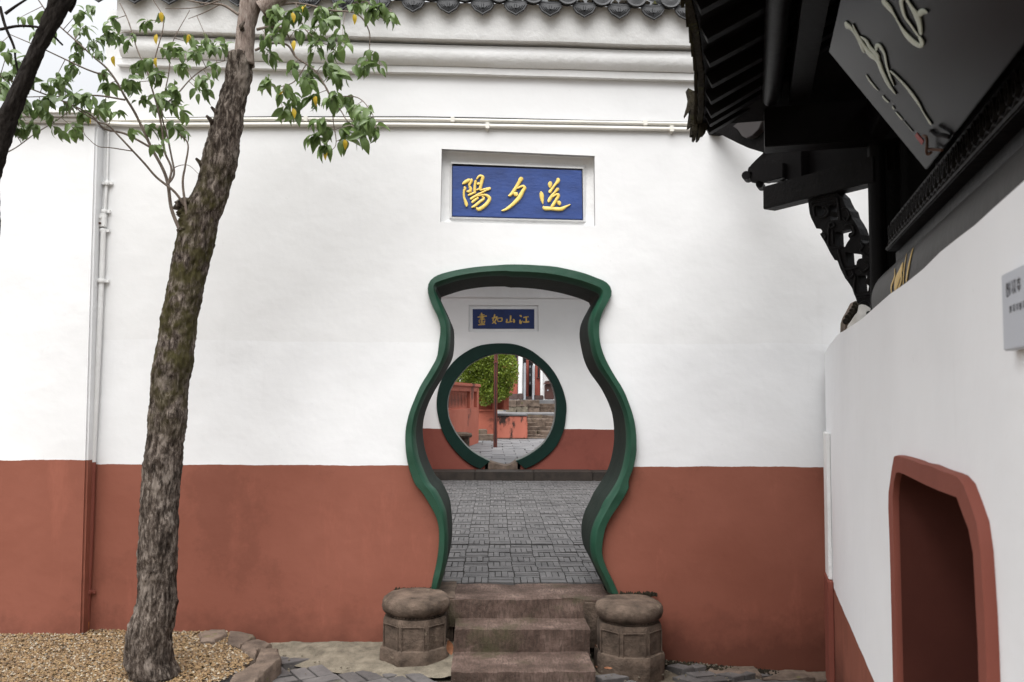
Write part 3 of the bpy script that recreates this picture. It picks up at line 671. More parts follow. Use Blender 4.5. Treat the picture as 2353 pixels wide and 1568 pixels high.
# gravel bed
gx0, gx1 = -3.6, -1.25
def grav_z(x, y): return 0.205-.035*(x+3)*.5-.05*max(0, 5.2-y)*.5+.01*noise.noise(Vector((x*3, y*3, 0)))
def in_bed(x, y):
    lim = at_Z(640, 1500, .16).x
    return x < gx0*0+(-1.29-.35*max(0, (y-4.72))**1.0*1.6 if y > 4.72 else -1.29-.5*max(0, 4.55-y))
w = MB(); w.grid([[Vector((x, y, grav_z(x, y)-.012)) for x in np.linspace(-6, -1.46, 30)] for y in np.linspace(3.2, 5.22, 20)])
bed = w.build('gravel_bed', M_DIRT2, None, smooth='all', fix=False); struct(bed)
rs = np.random.RandomState(5); n = 26000
PX = rs.uniform(-3.35, -1.2, n); PYy = rs.uniform(3.95, 5.215, n); keep = [in_bed(x, y) for x, y in zip(PX, PYy)]
PX, PYy = PX[keep], PYy[keep]; n = len(PX); R_ = rs.uniform(.0045, .0095, n)*np.where(rs.rand(n) < .06, 1.5, 1)
PZ = np.array([grav_z(x, y) for x, y in zip(PX, PYy)])+rs.uniform(-.004, .004, n)
octv = np.array([(1,0,0),(-1,0,0),(0,1,0),(0,-1,0),(0,0,.75),(0,0,-.75)], float); octf = [(0,2,4),(2,1,4),(1,3,4),(3,0,4),(2,0,5),(1,2,5),(3,1,5),(0,3,5)]
th = rs.uniform(0, 6.28, n); c_, s_ = np.cos(th), np.sin(th)
V = octv[None]*R_[:, None, None]*rs.uniform(.7, 1.3, (n, 6, 1)); X = V[..., 0]*c_[:, None]-V[..., 1]*s_[:, None]; Yv = V[..., 0]*s_[:, None]+V[..., 1]*c_[:, None]
V = np.stack([X+PX[:, None], Yv+PYy[:, None], V[..., 2]+PZ[:, None]], -1).reshape(-1, 3)
Fc = (np.array(octf)[None]+6*np.arange(n)[:, None, None]).reshape(-1, 3)
me = bpy.data.meshes.new('gravel'); me.from_pydata(V.tolist(), [], Fc.tolist()); me.materials.append(M_GRAVEL)
o = bpy.data.objects.new('gravel', me); COL.objects.link(o); stuff(o); tag(o, 'loose yellow gravel around the foot of the tree', 'gravel')
# edging stones curving round the bed: traced corners on the ground
Ze = zoomer(600, 1780, 3.18)
edge = [([(-60,230),(60,195),(200,205),(215,235),(100,300),(-40,300)], 'flat edging stone at the far end of the gravel bed against the wall'),
        ([(235,205),(440,235),(480,265),(330,355),(215,320)], 'squared edging stone second from the wall at the gravel bed'),
        ([(345,310),(500,285),(630,335),(500,385),(470,440),(325,370)], 'edging stone with green moss in its joint by the gravel bed'),
        ([(520,370),(680,365),(715,470),(560,600),(460,690),(250,640),(470,500)], 'large chipped edging stone nearest the paving at the gravel bed'),
        ([(240,660),(380,650),(430,720),(200,760)], 'lowest edging stone of the gravel bed at the bottom edge of the photo')]
for k, (pts, lab) in enumerate(edge):
    P = [at_Z(*Ze(*p), 0.20-.008*k) for p in pts]
    cx = sum(p.x for p in P)/len(P); cy = sum(p.y for p in P)/len(P)
    P = [Vector((min(max(p.x, -2.2), -.95), min(p.y, 5.19), p.z)) for p in P]
    ring = []
    for a, b in zip(P, P[1:]+P[:1]):
        for q in range(4): ring.append(a.lerp(b, q/4))
    rows = []
    for s, dz, am in ((.25,.0,.006),(.6,.0,.008),(.9,-.002,.008),(1.0,-.012,.006),(1.0,-.13,.004),(1.0,-.25,.0)):
        rows.append([Vector((cx+(p.x-cx)*s, cy+(p.y-cy)*s, p.z+dz))+Vector((noise.noise(p*20+Vector((k,dz*9,0))), noise.noise(p*20+Vector((0,k,dz*9))), noise.noise(p*24+Vector((s*5,k,0)))))*am for p in ring])
    w = MB(); w.grid(rows, True, True); o = w.build('edging_stone', M_STONE2, None, smooth=True); tag(o, lab, 'edging stone', 'stones edging the gravel bed')
# dry leaves
def dry_leaf(px, py, Y, size, lab, rot):
    w = MB(); rows = []
    for i in range(7):
        t = i/6; wd = math.sin(math.pi*min(1, t*.97+.02))**.8*.27
        rows.append([Vector(((t-.5), s*wd, .18*abs(s)*wd*3+.12*(t-.5)**2*4)) for s in (-1, -.5, 0, .5, 1)])
    w.grid(rows); o = w.build('dry_leaf', M_DRY, None, smooth='all', fix=False); o.location = at_Y(px, py, Y); o.scale = (size,)*3; o.rotation_euler = rot
    tag(o, lab, 'dry leaf', 'dry brown leaves lying around the steps')
dry_leaf(1031, 1488, 4.78, .085, 'largest dry leaf, standing upright between the left drum stone and the steps', (1.3, 1.3, .4))
dry_leaf(1368, 1486, 4.95, .05, 'dry leaf lodged high between the steps and the right drum stone', (.8, .5, 1.2))
dry_leaf(1397, 1538, 4.72, .05, 'dry leaf lying at the foot of the right drum stone', (.2, .1, .3))
dry_leaf(1369, 1534, 4.70, .035, 'smallest dry leaf beside the lowest step on its right', (.5, .2, 1.5))

# ------------------------------------------------------------------ courtyard behind the gate
cf = MB(); cf.box((-4.2, 5.58, -.2), (4.4, 12.2, ZF-.022)); court = struct(cf.build('courtyard_floor', M_MORTAR))
mod, bw = .172, .043
y = 5.60; bricks = []; row = 0; gaps = {5: .03, 10: .03, 17: .035, 23: .03}
rr = random.Random(11)
while y < 12.1:
    j = row; off = rr.uniform(-.006, .006)
    dzr = rr.uniform(-.004, .004)
    for i in range(-24, 25):
        x0 = i*mod-.02+off+(.0 if True else 0)
        lay = (i+j) % 2
        for k in range(4):
            if lay: bricks.append((x0+(k+.5)*bw, y+mod/2, 0, dzr))
            else: bricks.append((x0+mod/2, y+(k+.5)*bw, 1, dzr))
    y += mod+.0; row += 1
    if row in gaps: y += gaps[row]
def vis(b):
    x, yy = b[0], b[1]; return abs(x-.085*1-(.02)*(yy-5)) < .30+.085*yy*1.0
front_b = [b for b in bricks if vis(b)]; front_b.sort(key=lambda b: b[1]); near = set(id(b) for b in front_b[:300])
brick0 = None
w = MB()
for b in bricks:
    tz = b[3]+rr.uniform(-.003, .003)
    if id(b) in near:
        if brick0 is None:
            q = MB(); q.box((-.5,-.5,-.5),(.5,.5,.5)); brick0 = q.build('brick', M_BRICK, court, bevel=.03); o = brick0
        else: o = link_copy(brick0, court)
        o.location = (b[0]+rr.uniform(-.0015,.0015), b[1], ZF-.018+tz); o.scale = (mod-.007, bw-.005, .034) if b[2] else (bw-.005, mod-.007, .034)
        o.rotation_euler = (rr.uniform(-.012,.012), rr.uniform(-.012,.012), rr.uniform(-.012,.012))
    else:
        hx, hy = ((mod-.007)/2, (bw-.005)/2) if b[2] else ((bw-.005)/2, (mod-.007)/2)
        z1 = ZF-.001+tz; w.box((b[0]-hx, b[1]-hy, z1-.03), (b[0]+hx, b[1]+hy, z1))
stuff(w.build('brick', M_BRICKS, court))

W2 = 12.58
wall2 = thing('inner_courtyard_wall', 'shaded white wall with dark red base and a round green gate, seen through the vase gateway', 'wall', (0, W2+.2, .4))
Z3 = zoomer(1250, 980, 3.7326)
ro = [(640,110),(540,135),(440,185),(340,255),(250,350),(180,460),(130,590),(108,740),(120,880),(160,1030),(210,1140),(290,1250),(390,1355),(490,1430),(585,1474)]
ro2 = [(840,98),(940,104),(1040,130),(1140,175),(1230,240),(1320,320),(1400,420),(1460,530),(1505,650),(1530,780),(1522,920),(1505,1030),(1450,1170),(1380,1270),(1280,1360),(1180,1425),(1080,1472)]
ri = [(740,212),(640,240),(540,285),(450,345),(370,430),(300,520),(250,620),(225,740),(228,860),(255,960),(310,1070),(380,1165),(460,1250),(540,1310),(620,1355),(690,1390)]
ri2 = [(850,208),(950,214),(1050,240),(1150,290),(1240,360),(1320,450),(1380,560),(1410,680),(1418,790),(1410,900),(1385,1010),(1340,1110),(1280,1195),(1200,1265),(1110,1325),(1030,1365),(975,1385)]
NR2 = 60
RO = resample(smooth2([Z3(*p) for p in list(reversed(ro))+[(740,100)]+ro2]), 2*NR2); RI = resample(smooth2([Z3(*p) for p in list(reversed(ri))+[(800,206)]+ri2]), 2*NR2)
P2 = W2-.035
RO3 = [at_Y(*p, P2) for p in RO]; RI3 = [at_Y(*p, P2) for p in RI]
mid = [Vector(((a.x+b.x)/2, W2, (a.z+b.z)/2)) for a, b in zip(RO3, RI3)]
zt2 = 4.35; x2a, x2b = -3.6, 3.9
rec2 = [at_Y(*zoomer(1370, 890, 11.205)(*p), W2) for p in [(38,60),(2315,60),(2335,920),(30,935)]]
notch = [Z3(*p) for p in [(690,1390),(740,1408),(800,1425),(860,1436),(910,1430),(950,1405),(975,1385)]]
nb = [Vector((p.x, W2, p.z)) for p in (at_Y(*q, W2) for q in notch)]
lp = [Vector((x2a,W2,.2)), Vector((x2a,W2,zt2)), Vector((x2b,W2,zt2)), Vector((x2b,W2,.2)), Vector((mid[-1].x,W2,.2)), *reversed(mid), Vector((mid[0].x,W2,.2))]
w = MB(); w.prism([lp, rec2], (0, .035, 0)); w.build('wall', M_WALL2, wall2)
lp2 = [Vector((x2a,W2+.26,.2)), Vector((x2a,W2+.26,zt2)), Vector((x2b,W2+.26,zt2)), Vector((x2b,W2+.26,.2)), Vector((RI3[-1].x+.02,W2+.26,.2)), *[Vector((p.x,W2+.26,p.z)) for p in reversed(RI3)], Vector((RI3[0].x-.02,W2+.26,.2))]
w = MB(); w.prism([lp2], (0, .035, 0)); w.build('rear_face', M_WALL2, wall2)
w = MB(); w.box((x2a, W2+.036, zt2-.1), (x2b, W2+.259, zt2)); w.build('wall_core', M_WALL2, wall2)
w = MB(); w.grid([[Vector((p.x, yy, p.z)) for p in RI3] for yy in (P2+.002, W2+.29)]); w.build('gate_reveal', simple('grey_green_reveal', (.10,.12,.11), (.18,.20,.185), 3), wall2, smooth=True, fix=False)
def lr(t, Y): return [Vector((o_.x+(i_.x-o_.x)*t, Y, o_.z+(i_.z-o_.z)*t)) for o_, i_ in zip(RO3, RI3)]
w = MB(); w.grid([lr(-.01, W2+.004), lr(0, P2+.004), lr(.03, P2), lr(.97, P2), lr(1.0, P2+.004), lr(1.0, W2+.06)]); w.build('gate_frame', M_GREEN2, wall2)
w = MB(); w.prism([[Vector((p.x, W2-.03, p.z)) for p in [Vector((nb[0].x-.04,0,.2)), Vector((nb[0].x-.02,0,nb[0].z)), *nb, Vector((nb[-1].x+.02,0,nb[-1].z)), Vector((nb[-1].x+.04,0,.2))]]], (0, .36, 0)); w.build('threshold_stone', M_STONE2, wall2)
w = MB(); zc = at_Y(1160, 684, W2-.06).z; w.box((x2a, W2-.06, zc), (x2b, W2-.001, zc+.4)); w.build('cornice_band', M_WHITE, wall2, bevel=.01)
w = MB(); w.box((x2a, W2-.14, zc+.401), (x2b, W2-.001, zt2)); w.build('cornice_band', M_WHITE, wall2, bevel=.02)
w = MB(); w.hexa([Vector((x2a,W2-.9,zt2-.08)),Vector((x2b,W2-.9,zt2-.08)),Vector((x2b,W2+.8,zt2-.08)),Vector((x2a,W2+.8,zt2-.08))],[Vector((x2a,W2-.1,zt2+.45)),Vector((x2b,W2-.1,zt2+.45)),Vector((x2b,W2+.2,zt2+.45)),Vector((x2a,W2+.2,zt2+.45))])
w.build('tiled_coping', M_TILE, wall2)
led = thing('stone_ledge', 'low dark stone ledge running along the foot of the round gate wall', 'ledge', (0, 12.3, .45))
zl2 = at_Y(1160, 1085, 12.16).z
for k in range(9):
    x0 = -3.6+k*.84; w = MB(); w.box((x0+.002, 12.16, .3), (x0+.836, W2+.1, zl2+(k % 3)*.002)); w.build('ledge_stone', M_LEDGE, led, bevel=.006)
for (x0, x1, lab) in ((-4.2, -3.6, 'white side wall of the inner courtyard on its left, hardly seen'), (3.9, 4.4, 'white side wall of the inner courtyard on its right, hardly seen')):
    w = MB(); w.box((x0, 5.71, 0), (x1, 13, 3.4)); o = w.build('courtyard_side_wall', M_WALL2); tag(o, lab, 'wall')
shroof = thing('shade_roof', 'unseen tiled roof added over the inner courtyard to shade the round gate wall', 'roof', (0, 11, 3.6))  # added out of view to darken the round gate wall
w = MB(); w.hexa([Vector((-3.55,11.2,3.75)),Vector((3.85,11.2,3.75)),Vector((3.85,W2-.15,4.2)),Vector((-3.55,W2-.15,4.2))],[Vector((-3.55,11.2,3.82)),Vector((3.85,11.2,3.82)),Vector((3.85,W2-.15,4.3)),Vector((-3.55,W2-.15,4.3))]); w.build('shade_roof_slab', M_TILE, shroof)
w = MB(); w.box((-3.55,11.3,3.6),(3.85,11.4,3.74)); w.build('shade_roof_beam', M_WOOD, shroof)
PL2 = W2+.03
plq2 = thing('name_plaque', 'small blue plaque with four gold characters above the round green gate', 'plaque', at_Y(1157, 733, PL2))
Zp = zoomer(1370, 890, 11.205)
w = MB(); q1 = rec2; q2 = [Vector((p.x, PL2+.004, p.z)) for p in rec2]; q3 = [at_Y(*Zp(*p), PL2-.002) for p in [(165,180),(2190,185),(2190,826),(168,826)]]
w.grid([q1, q2, q3], True); w.build('recess', M_WHITE, plq2, fix=True)
w = MB(); w.prism([[at_Y(*Zp(*p), PL2-.012) for p in [(165,180),(2190,185),(2190,826),(168,826)]]], (0, .02, 0)); w.build('board', M_BLUE2, plq2)
YB2 = PL2-.0125
for st in ([[(450,300,45),(475,420,48),(470,560,40),(470,650,35)],[(385,380,22),(560,365,30)],[(325,445,35),(480,425,38),(635,405,42)],[(400,460,20),(540,455,25)],[(390,500,20),(560,480,25)],[(360,545,25),(580,520,30)],[(370,550,30),(390,640,28)],[(570,555,35),(545,640,30)],[(390,600,20),(550,600,22)],[(390,645,25),(545,645,25)],[(345,700,38),(460,690,36),(575,680,48)]],
           [[(885,345,50),(880,420,50),(840,520,45),(820,560,40)],[(790,480,40),(880,460,40),(980,430,50)],[(970,430,45),(930,520,48),(880,600,40),(800,655,25)],[(820,560,40),(880,600,45),(935,670,50)],[(985,480,30),(990,585,35)],[(985,480,30),(1080,470,32),(1140,480,45)],[(1140,480,50),(1120,580,40)],[(990,585,32),(1130,580,32)]],
           [[(1410,385,60),(1410,480,55),(1395,590,40)],[(1290,500,60),(1285,570,50),(1260,620,45)],[(1260,620,45),(1370,605,40),(1480,580,40)],[(1490,505,50),(1525,560,65),(1520,630,60)]],
           [[(1705,385,30),(1750,410,65),(1760,440,40)],[(1725,525,50),(1720,580,55),(1740,640,70),(1800,560,20)],[(1830,460,40),(1920,440,42),(2000,430,45)],[(1920,450,55),(1925,530,50),(1915,600,50)],[(1820,600,40),(1920,610,48),(2025,590,62)]]):
    stroke_set('character', st, Zp, YB2, plq2, M_GOLD2, .008)

# ------------------------------------------------------------------ beyond the round gate
GZ = .55
def YofZ(px, py, z): return at_Z(px, py, z).y
fl = struct(MB().box((-8, 12.9, .4), (8, 27, GZ-.01)).build('far_paving_bed', M_MORTAR))
w = MB(); pal0 = None; rr = random.Random(4)
far = []
for j in range(26):
    for i in range(-9, 8):
        far.append((i*.42+.21*(j % 2)+rr.uniform(-.01, .01), 13.0+j*.42))
far.sort(key=lambda p: abs(p[0])*1.0+p[1]*.15)
for k, (x, yy) in enumerate(far):
    if k < 290:
        if pal0 is None:
            q = MB(); q.box((-.5,-.5,-.5),(.5,.5,.5)); pal0 = q.build('paving_slab', M_PALEP, fl, bevel=.02); o = pal0
        else: o = link_copy(pal0, fl)
        o.location = (x, yy, GZ-.018+rr.uniform(-.003,.003)); o.scale = (.408, .408, .05); o.rotation_euler = (rr.uniform(-.006,.006), rr.uniform(-.006,.006), .0)
    else: w.box((x-.204, yy-.204, GZ-.04), (x+.204, yy+.204, GZ+.006))
stuff(w.build('paving_slab', M_PALEP, fl))
# post
py_ = YofZ(1138, 1029, GZ); c = at_Z(1138, 1029, GZ)
lamp = thing('lamp_post', 'slim maroon post standing in the paving seen through the round gate', 'post', c)
w = MB(); w.box((c.x-.038, c.y-.038, GZ), (c.x+.038, c.y+.038, GZ+1.75)); w.build('shaft', M_METAL, lamp, bevel=.006)
w = MB(); w.lathe((c.x, c.y, GZ+1.75), [(.04,0),(.034,.3),(.034,1.4)], 12); w.build('upper_shaft', M_METAL, lamp, smooth=True)
for zz in (1.74, 2.0, 2.28):
    w = MB(); w.lathe((c.x, c.y, GZ+zz-.06), [(.03,0),(.052,.008),(.052,.03),(.03,.038)], 16); w.build('ring', M_METAL, lamp, smooth=True)
w = MB(); w.lathe((c.x, c.y, GZ+3.1), [(.04,0),(.14,.05),(.17,.35),(.05,.5),(.005,.55)], 12); w.build('lantern', M_METAL, lamp)
w = MB(); w.box((c.x-.008, c.y-.0405, GZ+.1), (c.x+.008, c.y-.0385, GZ+1.7)); w.build('groove', M_BLACK, lamp)
# left balustrade wall, receding
B0 = at_Z(*Z3(470, 1225), GZ); B1 = at_Z(*Z3(567, 1190), GZ); dirb = (B1-B0).normalized(); nb_ = Vector((dirb.y, -dirb.x, 0))   # faces the camera side
A0 = B1-dirb*7.5
bal = thing('balustrade_wall', 'salmon wall with a lattice balustrade left of the post beyond the round gate', 'wall', B1)
pn = nb_
def bp(x, y, off=0): return at_P(*Z3(x, y), B1+pn*off, pn)
ztopw = bp(560, 830).z; zcop0 = bp(560, 575).z+.0
def bbox(s0, s1, z0, z1, t0, t1, name, mat, bev=0.0):
    w = MB(); o_ = B1+dirb*(-s1)+(-pn)*t0; o_ = Vector((o_.x, o_.y, z0)); w.obox(o_, dirb*(s1-s0), -pn*(t1-t0), Vector((0,0,z1-z0))); return w.build(name, mat, bal, bevel=bev)
bbox(0, 7.5, .4, ztopw, 0, .35, 'wall_base', M_SALMON)
H = zcop0-ztopw
bbox(-.03, 7.5, zcop0-.005, zcop0+.06, -.04, .36, 'coping', M_SALMON, .01)
bbox(0, 7.5, zcop0-.10, zcop0-.006, 0, .28, 'top_rail', M_SALMON)
bbox(0, 7.5, ztopw+.001, ztopw+.06, 0, .28, 'bottom_rail', M_SALMON)
s = 0
sp_ = [(0,.10),(.26,.36),(.75,.85)]
for (a, b) in ((0,.27),(.70,1.17),(3.55,3.95),(6.2,6.6)): bbox(a, b, ztopw+.061, zcop0-.101, 0.0, .27, 'pier', M_SALMON)
bbox(.271, .699, ztopw+.061, zcop0-.101, .16, .20, 'recess_panel', simple('recess_red', (.20,.045,.035), (.26,.06,.045), 4))
z0, z1 = ztopw+.061, zcop0-.101
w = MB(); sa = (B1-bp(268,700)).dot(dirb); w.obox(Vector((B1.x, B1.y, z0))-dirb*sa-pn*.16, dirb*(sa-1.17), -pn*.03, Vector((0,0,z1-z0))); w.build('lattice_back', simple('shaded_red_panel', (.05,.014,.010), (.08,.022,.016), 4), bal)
bal0 = None
for kx in range(13):
    xx = 278+kx*15.4; sb_ = (B1-bp(xx,700)).dot(dirb); sn = (B1-bp(xx+15.4,700)).dot(dirb); hw = (sb_-sn)/2
    if bal0 is None:
        zm = (z1-z0)/2; H_ = z1-z0
        prof_ = [(.95,0),(.80,.03),(.5,.08),(.34,.15),(.30,zm),(.34,H_-.15),(.5,H_-.08),(.80,H_-.03),(.95,H_)]
        w = MB(); w.prism([[dirb*u_+Vector((0,0,z_)) for u_, z_ in prof_]+[dirb*(-u_)+Vector((0,0,z_)) for u_, z_ in reversed(prof_)]], -pn*.02); bal0 = w.build('baluster', M_SALMON, bal); ob = bal0
    else: ob = link_copy(bal0, bal)
    o_ = B1-dirb*sb_-pn*.05; ob.location = Vector((o_.x, o_.y, z0)); ob.scale = (hw, hw, 1)
# second wall behind the post, with pillars
c0 = at_Z(*Z3(745, 1152), GZ); Yb = c0.y
def FP(x, y, Y): return at_Y(*Z3(x, y), Y)
def fbox(x0, y0, x1, y1, Y, dp, name, mat, parent, bev=0.0, proud=0.0):
    a = FP(x0, y1, Y); b = FP(x1, y0, Y)
    w = MB(); w.box((a.x, Y-proud, a.z), (b.x, Y+dp, b.z)); return w.build(name, mat, parent, bevel=bev)
pw = thing('parapet_wall', 'salmon parapet wall under the round bush beyond the round gate', 'wall', FP(670, 1140, Yb))
fbox(520, 838, 747, 1200, Yb+.3, .4, 'wall_base', M_SALMON, pw)
fbox(520, 825, 752, 837, Yb+.26, .5, 'coping', M_SALMON, pw)
fbox(520, 610, 900, 824, Yb+.7, .2, 'panel', M_SALMON, pw)
fbox(715, 640, 745, 824, Yb+.4, .2, 'pillar', M_SALMON, pw); fbox(840, 640, 875, 824, Yb+.4, .2, 'pillar', M_SALMON, pw)
fbox(520, 580, 900, 620, Yb+.35, .5, 'top_rail', M_SALMON, pw)
ss = thing('small_stair', 'two small stone steps between the post and the salmon block', 'steps', FP(680, 1150, Yb-.5))
fbox(560, 1100, 742, 1180, Yb-.6, .5, 'step', M_STONE2, ss, .02); fbox(560, 1045, 662, 1099, Yb-.3, .5, 'step', M_STONE2, ss, .02)
# salmon block with stairs beside it
Yk = YofZ(*Z3(900, 1147), GZ)
blk = thing('salmon_block', 'square salmon plastered block with black water stains beside the far stone stair', 'block', FP(930, 1140, Yk))
M_STAINED = simple('stained_salmon', (0.36,0.105,0.070), (0.44,0.145,0.098), 1.5, 0.85, 0.3, 14, 0.01, stretch=(2.4,2.4,.9), spots=((0.03,0.018,0.015), 1.7, 0.50))
fbox(757, 893, 1103, 1140, Yk, 1.6, 'block_body', M_STAINED, blk, .02)
fbox(750, 878, 1105, 892, Yk-.02, 1.7, 'cap_slab', M_PALEP, blk, .01)
fbox(757, 1141, 1103, 1160, Yk-.02, 1.6, 'foot_stone', M_STONE2, blk)
fs = thing('stone_stair', 'far stair of rough brown stone slabs climbing to the right of the salmon block', 'stair', FP(1260, 1150, Yk))
ys_ = [1160,1128,1100,1052,1008,963,922,880]
rr = random.Random(8)
for k in range(7):
    yb, yt = ys_[k], ys_[k+1]; Yy = Yk+.12+k*.26; cuts = [1100+rr.uniform(-4,4)]
    while cuts[-1] < 1700: cuts.append(cuts[-1]+rr.uniform(110, 220))
    for a, b in zip(cuts, cuts[1:]):
        A = FP(a+2, yb, Yy); Bq = FP(b-2, yt+rr.uniform(0, 6), Yy)
        rough_slab(A.x, Bq.x, Yy+rr.uniform(-.02,.03), Yy+.5, A.z-.05, Bq.z, rr.random()*50, nx=6, ny=3, nz_=3, amp=.02).build('stair_stone', M_STONE2, fs, smooth=True)
Yt = Yk+2.1
ter = thing('lower_terrace', 'paved terrace edged with a rough stone wall above the far stair', 'terrace', FP(1050, 850, Yt))
za = FP(1000, 880, Yk).z; w = MB(); w.box((FP(757,880,Yk).x, Yk+1.72, .5), (5.0, Yt+3, za-.004)); w.build('terrace_floor', M_PALEP, ter)
Yr = Yt+1.2
cuts = [870, 985, 1110, 1240]
for r_, (yt, yb) in enumerate(((720,790),(792,868))):
    for a, b in zip(cuts, cuts[1:]):
        A = FP(a, yb, Yr); Bq = FP(b-3, yt, Yr); rough_slab(A.x, Bq.x, Yr+rr.uniform(-.02,.02), Yr+1.0, A.z, Bq.z, rr.random()*50, nx=6, ny=3, nz_=4, amp=.025).build('wall_stone', M_STONE2 if r_ == 0 or a > 1100 else M_SAND, ter, smooth=True)
for k, (yt, yb) in enumerate(((828,852),(794,826),(762,792))):
    A = FP(1236, yb, Yr+.1+k*.25); Bq = FP(1700, yt, Yr+.1+k*.25); w = MB(); w.box((A.x, A.y, A.z-.1), (Bq.x, A.y+.6, Bq.z)); w.build('terrace_step', M_STONE, ter, bevel=.015)
zb = FP(1000, 720, Yr).z; w = MB(); w.box((FP(870,720,Yr).x, Yr+.95, .5), (6, 30, zb-.004)); w.build('upper_floor', M_PALEP, ter)
# red hall at the back
Yf = 27.0
hall = thing('red_hall', 'red brick hall with white pilasters and dark doorway atop the far steps', 'building', FP(1100, 700, Yf))
fbox(600, -700, 1001, 650, Yf, .5, 'wall', M_REDB, hall); fbox(1184, -700, 1244, 668, Yf, .5, 'wall', M_REDB, hall)
fbox(1002, -700, 1052, 648, Yf-.12, .5, 'pilaster', M_WHITE, hall); fbox(1168, -700, 1186, 664, Yf-.12, .5, 'pilaster', M_WHITE, hall); fbox(1244, -700, 1272, 668, Yf-.12, .5, 'pilaster', M_WHITE, hall)
fbox(870, 650, 1003, 716, Yf-.2, .6, 'plinth', M_MAROON, hall, .02); fbox(1003, 646, 1062, 716, Yf-.32, .6, 'plinth', M_MAROON, hall, .03); fbox(1178, 667, 1280, 716, Yf-.25, .6, 'plinth', M_MAROON, hall, .02)
fbox(1060, 312, 1086, 716, Yf-.35, .4, 'door_jamb', M_GREYST, hall, .01); fbox(1156, 340, 1177, 716, Yf-.35, .4, 'door_jamb', M_GREYST, hall, .01)
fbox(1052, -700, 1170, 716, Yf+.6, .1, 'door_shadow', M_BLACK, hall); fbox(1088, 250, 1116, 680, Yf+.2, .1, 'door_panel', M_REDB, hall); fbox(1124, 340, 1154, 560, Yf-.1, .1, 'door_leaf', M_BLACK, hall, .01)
fbox(1090, 680, 1155, 716, Yf-.1, .4, 'door_sill', M_MAROON, hall)
for a, b in ((340,365),(430,455),(520,548)):
    fbox(1128, a, 1134, b, Yf-.13, .02, 'door_stud', M_GREYST, hall)
for (x0,y0,x1,y1) in ((952,200,992,395),(1214,350,1234,470)):
    wn = fbox(x0,y0,x1,y1,Yf-.02,.05,'window', M_GLASS, hall)
    fbox(x0-6,y1,x1+6,y1+8,Yf-.06,.1,'window_sill', M_MAROON, wn); fbox((x0+x1)/2-2,y0,(x0+x1)/2+2,y1,Yf-.05,.04,'glazing_bar', M_BLACK, wn)
ow = MB(); A = FP(1273, 716, Yf+1.2); ow.box((A.x, Yf+1.2, A.z), (A.x+9, Yf+1.5, 7)); o = ow.build('far_white_wall', M_WHITE); tag(o, 'pale wall behind the litter bin right of the red hall', 'wall')
ow = MB(); A = FP(100, 900, 31); ow.box((A.x-9, 31, .4), (FP(640, 700, 31).x, 31.3, 3.4)); o = ow.build('far_white_wall', M_WHITE); tag(o, 'bright white wall glimpsed behind the balustrade at the far left', 'wall')
bn = thing('litter_bin', 'dark maroon litter bin with a small pitched roof beside the red hall', 'bin', FP(1335, 713, 26))
fbox(1296, 545, 1400, 712, 26, .5, 'bin_body', M_BIN, bn, .02)
A = FP(1284, 545, 26); Bq = FP(1410, 545, 26); C = FP(1345, 508, 26); w = MB(); w.prism([[Vector((A.x,25.9,A.z)), Vector((Bq.x,25.9,Bq.z)), Vector((C.x+.1,25.9,C.z)), Vector((C.x-.1,25.9,C.z))]], (0,.7,0)); w.build('bin_roof', M_BIN, bn)
fbox(1318, 605, 1332, 618, 25.99, .005, 'bin_label', M_PLATE, bn)
# drum stone beyond the round gate
w = MB(); c = at_Z(*Z3(372, 1230), GZ); c = Vector((FP(372,1150,14.6).x, 14.6, GZ))
t = thing('drum_stone', 'dark round stone at the left rim of the round gate, beyond it', 'drum stone', c)
w.lathe(c, [(.19,0),(.19,.10),(.15,.12),(.15,.36),(.13,.37)], 24); w.build('body', M_STONE, t, smooth=True)
zt_ = FP(372, 1072, 14.6).z; zb_ = FP(372, 1135, 14.6).z; h = zt_-zb_
w = MB(); w.lathe(Vector((c.x, c.y, zb_)), [(.13,0),(.185,h*.15),(.20,h*.5),(.185,h*.85),(.12,h),(.005,h)], 28); w.build('drum', M_STONE, t, smooth=True)

# round bush hanging over the parapet
bush = thing('juniper_bush', 'rounded yellow green bush hanging over the salmon parapet behind the post', 'bush', FP(700, 820, Yb+1.5))
bm_ = MB(); brnd = random.Random(21); lobes = []
for (x, yv, r_) in [(760,350,175),(640,430,190),(850,400,140),(800,560,140),(700,560,150),(560,480,170),(450,460,140),(400,420,110),(880,330,105),(900,470,85),(760,650,85),(640,690,75),(830,620,70),(650,740,40),(520,380,140),(620,300,150),(760,200,150),(640,180,160),(860,230,95),(500,250,140)]:
    c = FP(x, yv, Yb+.25+brnd.uniform(-.3,.3)); lobes.append((c, r_/3.7326/1.275*c.y/1950))
for c, R0 in lobes:
    for k in range(int(4200*R0*R0*4)):
        d = Vector((brnd.gauss(0,1), brnd.gauss(0,1), brnd.gauss(0,1))).normalized()
        if d.y > .5: continue
        rr_ = R0*(.45+.62*brnd.random()**.5)*(1+.18*noise.noise(d*3+c))
        p = c+d*rr_; q = (d*.6+Vector((brnd.gauss(0,.5), brnd.gauss(0,.4), brnd.gauss(.25,.5)))).normalized()
        L_ = brnd.uniform(.03, .075); sdv = q.cross(Vector((brnd.gauss(0,1), brnd.gauss(0,1), brnd.gauss(0,1)))).normalized()*L_*.30
        bm_.add([p, p+q*L_*.6+sdv, p+q*L_, p+q*L_*.55-sdv], [(0,1,2,3)])
stuff(bm_.build('foliage', M_SHRUB, bush, fix=False))
w = MB()
for c, R0 in lobes[:8]: w.tube([FP(700,830,Yb+1.5), FP(700,700,Yb+1.5).lerp(c,.5), c], [.05,.03,.008], 6)
w.build('trunk', M_BARK2, bush)

